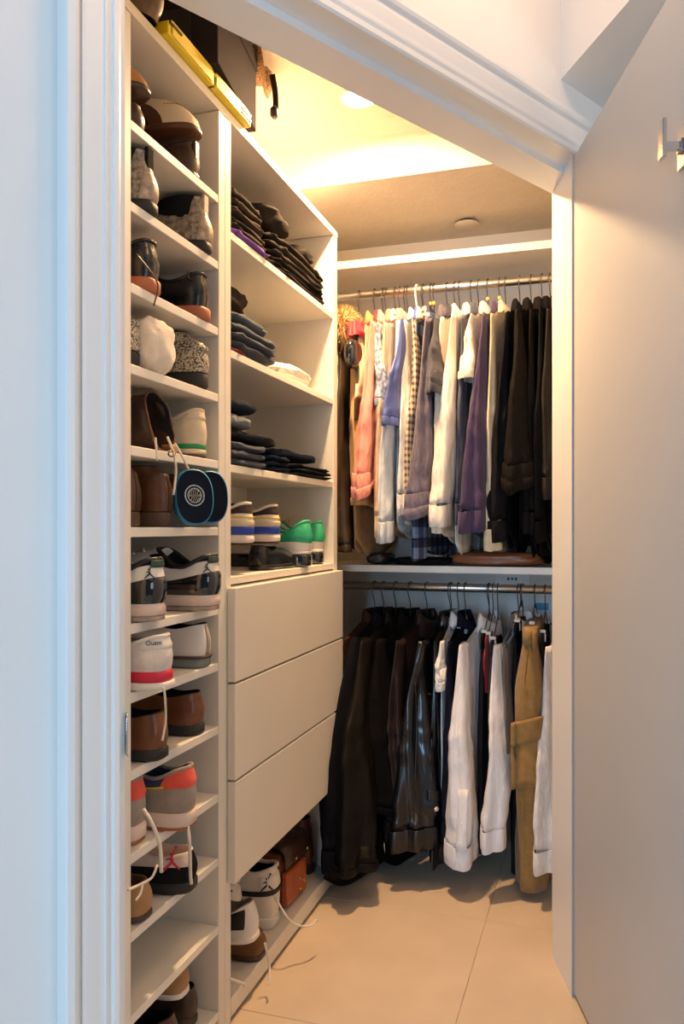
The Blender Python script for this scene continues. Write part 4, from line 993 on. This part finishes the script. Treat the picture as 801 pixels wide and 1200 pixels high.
def patch(T, bv, name, quad, m_, off=0.004, n=7, thick=0.003, parent=None):
    # a piece of cloth laid on the garment's surface
    (x0,y0),(x1,y1),(x2,y2),(x3,y3) = quad; P = []; dist = None
    for i in range(n+1):
        row = []
        for j in range(n+1):
            u, v = j/n, i/n
            px = lerp(lerp(x0,x1,u), lerp(x3,x2,u), v); py = lerp(lerp(y0,y1,u), lerp(y3,y2,u), v)
            h, nn = cast(bv, px, py)
            if h is None:
                if dist is None: h2 = None
                row.append((px, py)); continue
            dist = h.y; row.append(h+nn*off)
        P.append(row)
    good = [p for r in P for p in r if isinstance(p, Vector)]
    if not good: return None
    med = sorted(p.y for p in good)[len(good)//2]
    for i in range(n+1):
        for j in range(n+1):
            p = P[i][j]
            if not isinstance(p, Vector): P[i][j] = on_y(p[0], p[1], med)
            elif abs(p.y-med) > 0.05: P[i][j] = p+ray(400, 600).normalized()*(med-p.y)*0.5
    V, F = loft([[loc_in(T, p) for p in r] for r in P], False)
    o = mesh(name, V, F, m_, T); sm = o.modifiers.new('s', 'SOLIDIFY'); sm.thickness = thick; sm.offset = 0
    return o
def seam(T, bv, name, pts, r, m_, off=0.002):
    P = []
    for px, py in pts:
        h, nn = cast(bv, px, py)
        if h is not None: P.append(loc_in(T, h+nn*off))
    return tube(name, smoothpath(P, 3), r, m_, T, 6) if len(P) > 1 else None
def button(T, bv, px, py, r, m_, name='button'):
    h, nn = cast(bv, px, py)
    if h is None: return
    V, F = tubeVF([loc_in(T, h-nn*0.002), loc_in(T, h+nn*0.003), loc_in(T, h+nn*0.0045)], [r, r, r*0.6], 12); mesh(name, V, F, m_, T)
def loc_in(T, p): return Matrix.LocRotScale(T.location, T.rotation_euler, None).inverted() @ Vector(p)
def garment(name, label, cat, px, m_, pyb=None, pxb=None, row='u', kind='long', L=0.72, th=0.016, hw=0.205, hwb=None, cuff='plain', cuffm=None, r0=0.058, r1=0.040,
            seed=1, yoff=0.0, flatx=0.45, collar=True, collarm=None, hang=None, amp=0.006, group=None, slv=True, bend=0.0, dz=0.0, wr=0.07, fall=0.045, top=0.10, extra=None, flare=0.0, bendx=0.0, crw=0.062, turn=0.10, pyh=None, cuffh=0.062, yb=None, sweep=0.0):
    zr = ZU if row == 'u' else ZL
    yn = YN+yoff
    x0 = on_y(px, 600, yn).x+(hw)*math.sin(turn)
    z0 = zr-top-dz                                   # neck height
    if hang is not None: hang(x0, zr, -turn)
    T = thing(name, label, cat, (x0, YR, z0), (0, 0, -turn), group)
    if pyh: L = z0-max(0.035, on_y(px, pyh, yn-sweep).z)
    V, F = body(hw, hwb or hw*0.96, L, min(0.0105, th*0.8) if row == 'u' else min(0.020, th*0.6), seed, amp*0.4, flare=flare, sweep=sweep); bo = mesh('body', V, F, m_, T)
    if collar:
        V, F = collar_mesh(seed, fall=fall, rw=crw); mesh('collar', V, F, collarm or m_, T)
    if slv:
        zt = -0.42*(hw-0.05)+0.010
        if pyb is None: pyb = 560
        pb = on_y(pxb if pxb is not None else px, pyb, yb or yn); el = loc_in(T, pb)
        for side in (-1, 1):
            e = el if side < 0 else Vector((0.0, hw+0.004, el.z))
            (V, F), last = sleeve((0, side*(hw-0.012)+(yoff*0.5 if side < 0 else 0), zt), e, r0, r1, seed+side, flatx if side < 0 else 0.16, bend if side < 0 else 0, wr=wr, bendx=bendx if side < 0 else 0)
            so = mesh('sleeve', V, F, m_, T)
            if cuff == 'plain': V, F = cuff_mesh(last, cuffh, tilt=0.15); mesh('cuff', V, F, cuffm or m_, so)
            elif cuff == 'roll': V, F = cuff_mesh(last, 0.045, roll=True, tilt=0.30); mesh('rolled_cuff', V, F, cuffm or m_, so)
            elif cuff == 'band': V, F = cuff_mesh(last, 0.02, 1.03); mesh('sleeve_hem', V, F, cuffm or m_, so)
    if extra: extra(T, x0, z0, yn)
    return T
HW = lambda m_, lab, **k: (lambda x, zr, tl=0.0: hanger(lab, x, zr, m_, tilt=tl, **k))
WD, WR = 'wooden hanger with dark wire hook', 'thin dark wire hanger'
def hk(kind, what):
    tg_ = any(q in what for q in ('gingham', 'blue plaid', 'cream tee', 'purple', 'olive grey'))
    if kind == 'w': return HW(M_WOODH, 'dark wooden hanger inside the '+what, sizetag=tg_)
    if kind == 'l': return HW(M_WOODL, 'light wooden hanger inside the '+what, sizetag=tg_)
    return HW(M_WIRE, 'thin wire hanger inside the '+what, kind='wire', sizetag=tg_)
lin = lambda n, col, **k: fabric(n, col, vscale=120, stretch=(1,1,0.25), wrinkle=0.45, **k)
# ---------------- upper row, from the shelving unit towards the door jamb
def fur(T, c0, rad, n, m_, seed, Ls=0.035):
    rnd = random.Random(seed); V, F = [], []
    for i in range(n):
        a = rnd.random()*2*PI; b = math.acos(2*rnd.random()-1); d = Vector((math.sin(b)*math.cos(a), math.sin(b)*math.sin(a), math.cos(b)))
        p = Vector(c0)+Vector((d.x*rad[0], d.y*rad[1], d.z*rad[2])); dd = (d+Vector((rnd.uniform(-.5,.5), rnd.uniform(-.5,.5), rnd.uniform(-.7,.3)))).normalized()
        t_ = dd.cross(Vector((rnd.uniform(-1,1), rnd.uniform(-1,1), rnd.uniform(-1,1)))).normalized()*0.0022; l = Ls*rnd.uniform(0.6, 1.2); k = len(V)
        V += [p-t_, p+t_, p+dd*l+Vector((0,0,-0.3*l))]; F.append([k, k+1, k+2])
    o = mesh('fur_trim', V, F, m_, T, smooth=False, normals=False); o['kind'] = 'stuff'
    return o
FURM = fabric('fur_tan', (0.55,0.34,0.14), var=0.4, vscale=60, bump=0)
def fur_extra(T, x0, z0, yn):
    blob('fur_collar', None, None, (0.0, yn-YR+0.02, -0.045), (0.085,0.17,0.12), FURM, 3, 0.15, 2, parent=T)
    fur(T, (0.0, yn-YR+0.02, -0.045), (0.042,0.085,0.06), 2600, FURM, 5)
PARKA = leather('parka_brown', (0.045,0.026,0.013), 0.55, bump=0.8, bscale=30, coat=0.0)
garment('parka', 'brown quilted parka with tan fur collar beside the shelving unit', 'coat', 400, PARKA, 640, 398, L=0.78, th=0.03, r0=0.07, r1=0.06, turn=0.05, seed=1, cuff='band', collar=False, hang=hk('w','fur collared parka'), extra=fur_extra, wr=0.16, yoff=0.05, top=0.11, flatx=0.6)
garment('suede_coat', 'camel suede coat hanging next to the fur collared parka', 'coat', 413, fabric('camel_suede', (0.52,0.30,0.11)), 585, 424, L=0.80, th=0.018, r0=0.07, r1=0.05, flatx=0.5, seed=2, cuff='band', hang=hk('w','camel suede coat'), yoff=0.02)
def glove_extra(T, x0, z0, yn):
    p = loc_in(T, on_y(414, 415, yn-0.03))
    blob('black_sleeve_end', None, None, tuple(p), (0.045,0.10,0.095), PAT, 6, 0.05, 1.2, parent=T, ridge=False)
garment('short_jacket', 'red jacket with glossy black padded sleeve ends beside camel coat', 'jacket', 421, fabric('red_nylon', (0.62,0.015,0.03), rough=0.5), 396, 417, L=0.46, th=0.014, r0=0.055, r1=0.045, seed=3, cuff=None, hang=hk('w','red jacket'), extra=glove_extra, yoff=0.0)
garment('knit_jacket', 'cream knit jacket with dark brown cuff beside the pink shirt', 'jacket', 426, fabric('cream_knit', (0.66,0.54,0.36)), 470, 421, L=0.66, th=0.012, r0=0.052, r1=0.036, seed=4, cuffm=LDB, hang=hk('w','cream knit jacket'), yoff=0.01)
garment('shirt', 'salmon pink shirt with rolled-up cuff', 'shirt', 434, lin('pink_linen', (0.80,0.30,0.24)), 560, 426, L=0.72, th=0.013, r0=0.064, r1=0.046, seed=5, cuff='roll', hang=hk('r','salmon pink shirt'), yoff=-0.025)
garment('shirt', 'blue shirt with white star print between pink and beige shirts', 'shirt', 443, mat('star_print', (0.10,0.15,0.26), 0.9, var=0.1, vscale=70, color2=(0.55,0.60,0.68), detail=0), 470, 446, L=0.68, th=0.010, r0=0.046, r1=0.034, seed=6, cuff='band', hang=hk('w','star print shirt'), yoff=0.01)
garment('shirt', 'beige linen shirt hanging beside the pale blue shirt', 'shirt', 449, lin('beige_linen', (0.56,0.44,0.30)), 605, 446, L=0.74, th=0.012, r0=0.054, r1=0.036, seed=7, hang=hk('w','beige linen shirt'), yoff=0.005)
garment('shirt', 'grey mauve shirt showing as a thin strip by pale blue shirt', 'shirt', 455, lin('grey_mauve', (0.34,0.27,0.26)), 560, 458, L=0.70, th=0.010, r0=0.045, r1=0.034, seed=8, hang=hk('r','grey mauve shirt'), yoff=0.035)
garment('shirt', 'pale blue chambray shirt with long tilted cuff', 'shirt', 463, lin('pale_chambray', (0.60,0.66,0.72)), 612, 453, L=0.74, th=0.012, r0=0.062, r1=0.046, flatx=0.5, seed=9, hang=HW(M_WHITEP, 'white plastic hanger inside the pale blue chambray shirt', kind='wood', hookm=M_WHITEP), yoff=-0.005)
garment('short_sleeve_shirt', 'shiny blue short-sleeved shirt over dark blue', 'shirt', 468, mat('satin_blue', (0.10,0.14,0.40), 0.35, var=0.15), 492, 458, kind='short', L=0.66, th=0.010, r0=0.05, r1=0.05, seed=10, cuff='band', hang=hk('r','shiny blue shirt'), yoff=-0.03)
garment('shirt', 'white dress shirt between shiny blue and checked shirts', 'shirt', 473, lin('white_poplin', (0.78,0.77,0.74)), 580, 474, L=0.72, th=0.011, r0=0.052, r1=0.036, seed=11, hang=hk('r','white dress shirt by the checked shirt'), yoff=0.015)
garment('shirt', 'brown and white gingham checked shirt', 'shirt', 482, checked('gingham_brown', (0.72,0.60,0.45), (0.10,0.05,0.025), 300), 585, 484, L=0.72, th=0.012, r0=0.055, r1=0.040, seed=12, hang=hk('w','gingham shirt'), yoff=0.01)
garment('shirt', 'blue plaid flannel shirt with its hem under the mauve sleeve', 'shirt', 489, checked('plaid_blue', (0.20,0.28,0.42), (0.01,0.012,0.03), 95, third=(0.045,0.06,0.13)), 632, 490, L=0.80, th=0.014, r0=0.05, r1=0.045, seed=13, hang=hk('r','blue plaid shirt'), yoff=0.05)
garment('shirt', 'mauve grey chambray shirt with rolled cuff', 'shirt', 500, lin('mauve_chambray', (0.13,0.11,0.15), var=0.3), 582, 491, L=0.72, th=0.013, r0=0.068, r1=0.052, flatx=0.5, seed=14, cuff='roll', hang=hk('w','mauve chambray shirt'), yoff=-0.02)
garment('polo_shirt', 'slate grey short-sleeved polo shirt beside white shirts', 'shirt', 509, fabric('slate_jersey', (0.040,0.042,0.062)), 455, 510, kind='short', L=0.66, th=0.012, r0=0.056, r1=0.056, seed=15, cuff='band', hang=hk('w','slate polo shirt'), yoff=-0.03, flatx=0.4)
garment('shirt', 'ivory shirt directly beside the slate polo', 'shirt', 517, lin('ivory_cotton', (0.78,0.70,0.58)), 600, 514, L=0.76, th=0.011, r0=0.055, r1=0.042, seed=16, hang=hk('w','ivory shirt'), yoff=0.0)
garment('shirt', 'white shirt with large buttoned cuff and tails showing', 'shirt', 530, lin('white_linen', (0.80,0.73,0.63), var=0.05), 592, 518, L=0.80, th=0.012, r0=0.07, r1=0.058, flatx=0.5, seed=17, hang=hk('r','white shirt with large cuff'), yoff=-0.03)
garment('shirt', 'slate blue shirt between white shirt and purple shirt', 'shirt', 541, lin('slate_blue', (0.055,0.062,0.10)), 590, 540, L=0.74, th=0.010, r0=0.050, r1=0.036, seed=18, hang=hk('r','slate blue shirt'), yoff=0.0)
garment('t_shirt', 'cream short-sleeved tee beside the purple shirt', 'shirt', 552, fabric('cream_jersey', (0.76,0.68,0.56)), 438, 548, kind='short', L=0.68, th=0.011, r0=0.052, r1=0.050, seed=19, cuff='band', hang=hk('r','cream tee'), yoff=-0.015)
garment('shirt', 'purple linen shirt with wide wrinkled cuff', 'shirt', 566, lin('purple_linen', (0.050,0.030,0.085), var=0.25), 598, 555, L=0.74, th=0.012, r0=0.066, r1=0.066, flatx=0.5, seed=20, hang=hk('r','purple linen shirt'), yoff=-0.03, wr=0.1)
garment('corduroy_shirt', 'cream corduroy shirt on the exposed wooden hanger', 'shirt', 575, fabric('cream_cord', (0.66,0.56,0.38)), 620, 577, L=0.80, th=0.012, r0=0.052, r1=0.044, seed=21, hang=hk('w','cream corduroy shirt'), yoff=0.0)
garment('shirt', 'charcoal shirt beside the cream corduroy shirt', 'shirt', 593, lin('charcoal_cotton', (0.009,0.008,0.010)), 610, 582, L=0.78, th=0.014, r0=0.068, r1=0.05, flatx=0.5, seed=22, hang=hk('w','charcoal shirt'), yoff=0.0)
garment('shirt', 'dark brown shirt with thick rolled cuff', 'shirt', 606, lin('dark_brown_cotton', (0.009,0.007,0.006)), 548, 607, L=0.76, th=0.014, r0=0.075, r1=0.066, seed=23, cuff='roll', hang=hk('l','dark brown shirt'), yoff=-0.03, flatx=0.55)
garment('shirt', 'black brown shirt hanging beside the dark brown rolled cuff shirt', 'shirt', 621, lin('black_brown', (0.010,0.008,0.007)), 600, 623, L=0.80, th=0.013, r0=0.055, r1=0.048, seed=24, hang=hk('l','black brown shirt'), yoff=0.0)
garment('shirt', 'black shirt hanging next to the olive grey shirt', 'shirt', 631, lin('black_cotton', (0.005,0.005,0.006)), 610, 632, L=0.82, th=0.013, r0=0.055, r1=0.046, seed=25, hang=hk('l','black shirt'), yoff=-0.01)
garment('shirt', 'olive grey shirt next to the door jamb', 'shirt', 641, lin('olive_grey', (0.028,0.023,0.018)), 560, 641, L=0.78, th=0.012, r0=0.052, r1=0.046, seed=26, hang=hk('l','olive grey shirt'), yoff=0.0)
garment('shirt', 'black shirt hidden mostly by the door jamb', 'shirt', 652, lin('black_cotton', (0.012,)*3), 600, 653, L=0.80, th=0.012, r0=0.05, r1=0.044, seed=27, hang=hk('l','black shirt behind the jamb'), yoff=0.0)
# things lying on the bay shelf
def lying(name, label, cat, px0, px1, y, h, depth, m_, seed, amp=0.2):
    a, b = on_y(px0, 650, y), on_y(px1, 650, y)
    return blob(name, label, cat, ((a.x+b.x)/2, y+depth/2, zms+h/2+0.002), (b.x-a.x, depth, h), m_, seed, amp, 1.8, 0.55, 0.6)
lying('leather_bag', 'rust brown soft leather bag lying on the bay shelf', 'bag', 528, 634, 2.672, 0.046, 0.11, leather('rust_leather', (0.24,0.075,0.022), 0.45), 41, 0.16)
lying('folded_scarf', 'black folded scarf lying on the bay shelf', 'scarf', 455, 525, 2.69, 0.022, 0.2, fabric('black_wool', (0.012,0.012,0.014)), 42, 0.2)
lying('leather_glove', 'dark brown leather gloves piled on the bay shelf', 'gloves', 428, 452, 2.685, 0.036, 0.16, leather('dark_glove', (0.05,0.028,0.016), 0.5), 43, 0.25)
# ---------------- lower row
kw = dict(row='l', top=0.105)
garment('suede_jacket', 'brown suede jacket beside the drawers on the lower rod', 'jacket', 405, fabric('brown_suede_jacket', (0.045,0.022,0.013)), 900, 404, L=0.75, th=0.02, r0=0.065, r1=0.05, turn=0.26, seed=51, hang=hk('w','brown suede jacket'), cuff='band', yoff=0.05, fall=0.08, **kw)
garment('wool_coat', 'navy black wool coat with sleeve swung towards the drawers', 'coat', 414, fabric('navy_wool', (0.006,0.007,0.011)), 988, 396, L=0.74, th=0.03, r0=0.08, r1=0.062, turn=0.26, pyh=1000, yb=2.39, sweep=0.03, seed=52, hang=hk('w','navy black wool coat'), yoff=0.03, bend=0.06, fall=0.06, flatx=0.6, **kw)
def trench_extra(T, x0, z0, yn):
    # long leather skirt swinging out low in front
    pass
garment('trench_coat', 'long dark olive trench coat reaching nearly to the floor', 'coat', 424, leather('olive_black_coat', (0.007,0.0055,0.0045), 0.5, bump=0.5, bscale=40), 1010, 414, L=0.80, th=0.034, r0=0.08, r1=0.07, turn=0.26, pyh=1075, flare=0.5, hwb=0.22, yb=2.36, sweep=0.22, seed=53, hang=hk('l','dark olive trench coat'), cuff='band', yoff=-0.02, fall=0.08, flatx=0.75, wr=0.12, bend=0.02, **kw)
garment('wool_coat', 'black brown wool coat with a silver zip at the hem', 'coat', 444, fabric('black_brown_wool', (0.005,0.0042,0.004)), 940, 447, L=0.78, th=0.045, r0=0.085, r1=0.075, turn=0.26, pyh=1030, flare=0.3, sweep=0.04, seed=54, hang=hk('l','black brown wool coat with zip'), cuff='band', yoff=0.0, fall=0.08, flatx=0.8, crw=0.07,
        extra=lambda T, x0, z0, yn: seam(T, hits(T), 'zip', ((449,985),(450,1000),(451,1012),(452,1022)), 0.0022, M_CHROME), **kw)
garment('leather_jacket', 'dark brown leather jacket beside the glossy black one', 'jacket', 463, leather('brown_black_leather', (0.024,0.015,0.014), 0.34), 960, 470, L=0.66, th=0.02, r0=0.07, r1=0.052, turn=0.26, pyh=985, flatx=0.55, seed=55, hang=hk('l','dark brown leather jacket'), yoff=-0.02, fall=0.08, wr=0.13, **kw)
LJ = leather('black_jacket_leather', (0.005,0.005,0.007), 0.28, bump=0.25, bscale=22, coat=0.15)
def lj_extra(T, x0, z0, yn):
    bv = hits(T)
    patch(T, bv, 'pocket_flap', [(495,812),(518,815),(518,846),(495,843)], LJ, 0.006, thick=0.006)
    patch(T, bv, 'cuff_strap', [(500,925),(523,928),(523,940),(500,937)], LJ, 0.005, thick=0.005)
    for q in ((512, 836), (511, 948)): button(T, bv, q[0], q[1], 0.0085, M_CHROME, 'snap_button')
    seam(T, bv, 'seam', [(482,770),(486,800),(487,850),(486,900),(484,950)], 0.002, LJ)
def white_extra(T, x0, z0, yn):
    bv = hits(T)
    patch(T, bv, 'placket', [(537,925),(548,925),(546,1000),(534,998)], MATS['bright_white_cotton'], 0.003, thick=0.002)
    for q in ((543, 940), (541, 965), (539, 988)): button(T, bv, q[0], q[1], 0.0045, M_WHITEP)
garment('leather_jacket', 'glossy black leather jacket with snap buttoned pocket', 'jacket', 492, LJ, 965, 484, L=0.74, th=0.045, r0=0.085, r1=0.062, turn=0.26, pyh=1008, seed=56, hang=hk('l','glossy black leather jacket'), yoff=-0.02, fall=0.08, wr=0.15, flatx=0.75, extra=lj_extra, **kw)
garment('leather_jacket', 'plain black leather jacket squeezed behind the snap buttoned one', 'jacket', 509, LJ, 985, 512, L=0.70, th=0.016, r0=0.058, r1=0.046, seed=57, hang=hk('w','second black leather jacket'), yoff=0.03, wr=0.13, collar=False, **kw)
garment('shirt', 'white shirt collar showing between leather jacket and navy shirt', 'shirt', 517, lin('cool_white_cotton', (0.76,0.76,0.76)), 800, 516, L=0.66, th=0.012, r0=0.050, r1=0.04, seed=58, hang=hk('r','white shirt beside leather jacket'), cuff='band', yoff=0.02, **kw)
garment('shirt', 'navy shirt squeezed between two white shirts on the lower rod', 'shirt', 525, lin('navy_cotton', (0.008,0.009,0.022)), 960, 528, L=0.74, th=0.012, r0=0.056, r1=0.044, seed=59, hang=hk('w','navy shirt'), yoff=0.01, **kw)
garment('shirt', 'large white shirt with open collar and long tails', 'shirt', 540, lin('bright_white_cotton', (0.80,0.78,0.78), var=0.03), 985, 541, L=0.86, th=0.03, r0=0.075, r1=0.058, turn=0.26, pyh=1022, extra=white_extra, seed=60, hang=hk('w','large white shirt'), yoff=-0.035, fall=0.06, flatx=0.65, crw=0.07, **kw)
def trousers(label, px, m_, pyb, pyt=740, pxb=None, seed=1, yoff=0.0, th=0.02, hw=0.18, hwb=0.12, group=None, hang=True, extra=None, hl='', belt=True, name='trousers'):
    yn = YN+yoff; x0 = on_y(px, 600, yn).x; zt = on_y(px, pyt, yn).z; zb_ = max(0.03, on_y(px, pyb, yn).z)
    if hang: hanger('wire clip hanger holding the '+hl, x0, ZL, M_WIRE, 0.16, ZL-zt-0.05, kind='wire', clips=0.13)
    T = thing(name, label, 'trousers', (x0, YR, zt), (0,0,0), group)
    rings = []; N = 44; Mv = 26; Lz = zt-zb_; dx = (on_y(pxb, pyb, yn).x-x0) if pxb else 0
    for i in range(Mv+1):
        v = i/Mv; ring = []
        w = lerp(hw, hw*1.08, sstep(0, 0.2, v)); w = lerp(w, hwb, sstep(0.2, 1.0, v)); cyy = lerp(0, -(hw-hwb)*0.75, sstep(0.1, 1.0, v))
        for j in range(N):
            a = 2*PI*j/N
            t = th*(0.45+0.55*sstep(0, 0.25, v))
            fo = 0.006*sstep(0.05, 0.5, v)*math.sin(9*math.cos(a)+seed+3*v)
            ring.append(Vector((t*sp(math.sin(a), 0.75)*(1+0.15*nz(seed, a, v*6))+fo+dx*v*v, w*sp(math.cos(a), 0.75)+cyy+yoff+0.006*nz(seed+2, v*8, a), -Lz*v)))
        rings.append(ring)
    last = rings[-1]; c_ = sum(last, Vector())/len(last)
    rings.append([c_+(p-c_)*0.8+Vector((0,0,0.004)) for p in last]); rings.append([c_+(p-c_)*0.7+Vector((0,0,0.05)) for p in last])
    V, F = loft(rings, True, True, True); mesh('legs', V, F, m_, T)
    if belt:
        wr_ = rings[0]; c_ = sum(wr_, Vector())/len(wr_)
        V, F = loft([[c_+(p-c_)*1.06+Vector((0,0,0.006)) for p in wr_], [c_+(p-c_)*1.10 for p in wr_], [c_+(p-c_)*1.12+Vector((0,0,-0.038)) for p in wr_], [c_+(p-c_)*1.02+Vector((0,0,-0.042)) for p in wr_]], True, True)
        mesh('waistband', V, F, m_, T)
    if extra: extra(T, x0, zt, yn)
    return T
BT = fabric('black_trouser', (0.012,0.012,0.015)); 
trousers('black trousers clipped beside the large white shirt', 562, BT, 1010, 748, seed=61, hl='black trousers beside the large white shirt', th=0.016)
trousers('red trousers folded on a clip hanger', 567, fabric('red_cotton', (0.32,0.012,0.02)), 816, 750, seed=62, hl='red trousers', th=0.010, hwb=0.16)
trousers('dark grey trousers next to the red trousers', 573, fabric('dark_grey_trouser', (0.045,0.045,0.045)), 980, 756, seed=63, hl='dark grey trousers', th=0.012)
garment('shirt', 'slim white shirt with long rounded cuff beside khaki trousers', 'shirt', 583, lin('bright_white_cotton', (0.8,)*3), 968, 579, L=0.74, th=0.02, r0=0.062, r1=0.05, turn=0.26, pyh=985, seed=64, hang=hk('r','slim white shirt'), yoff=-0.035, flatx=0.65, **kw)
garment('shirt', 'grey brown shirt between slim white shirt and black trousers', 'shirt', 592, lin('grey_brown_cotton', (0.18,0.14,0.11)), 900, 594, L=0.70, th=0.010, r0=0.048, r1=0.04, seed=65, hang=hk('r','grey brown shirt'), yoff=0.02, **kw)
trousers('black trousers between the slim white shirt and khaki trousers', 602, BT, 1035, 735, pxb=602, seed=66, hl='black trousers beside khaki trousers', th=0.018, yoff=0.0)
KH = fabric('khaki_twill', (0.27,0.155,0.045), vscale=50); KH2 = fabric('khaki_trim', (0.30,0.17,0.05), vscale=50)
def cargo(T, x0, zt, yn):
    bv = hits(T); y0 = yn-YR
    patch(T, bv, 'cargo_pocket', [(600,858),(631,850),(630,920),(598,925)], KH2, 0.005, 8, 0.008)
    patch(T, bv, 'pocket_flap', [(598,848),(633,838),(633,864),(598,876)], KH2, 0.010, 8, 0.008)
    seam(T, bv, 'side_pocket_seam', [(618,760),(616,780),(614,800),(617,812)], 0.003, KH2)
    seam(T, bv, 'side_seam', [(612,930),(613,960),(614,1000),(616,1050)], 0.002, KH2)
    for px in (606, 622): patch(T, bv, 'belt_loop', [(px,738),(px+4,738),(px+4,762),(px,762)], KH2, 0.006, 3, 0.003)
trousers('khaki cargo trousers with buttoned thigh pocket', 617, KH, 1068, 742, pxb=620, seed=67, hl='khaki cargo trousers', th=0.050, hwb=0.14, yoff=-0.09, extra=cargo, name='cargo_trousers')
trousers('black trousers on black clips beside the khaki cargo trousers', 633, BT, 1030, 748, seed=68, hl='black trousers beside the cargo trousers', th=0.016)
garment('shirt', 'cream white shirt next to the door jamb on the lower rod', 'shirt', 642, lin('cream_white_cotton', (0.76,0.71,0.66)), 990, 640, L=0.76, th=0.016, r0=0.066, r1=0.056, turn=0.26, pyh=1000, seed=69, hang=hk('w','cream white shirt by the jamb'), yoff=-0.02, flatx=0.6, **kw)
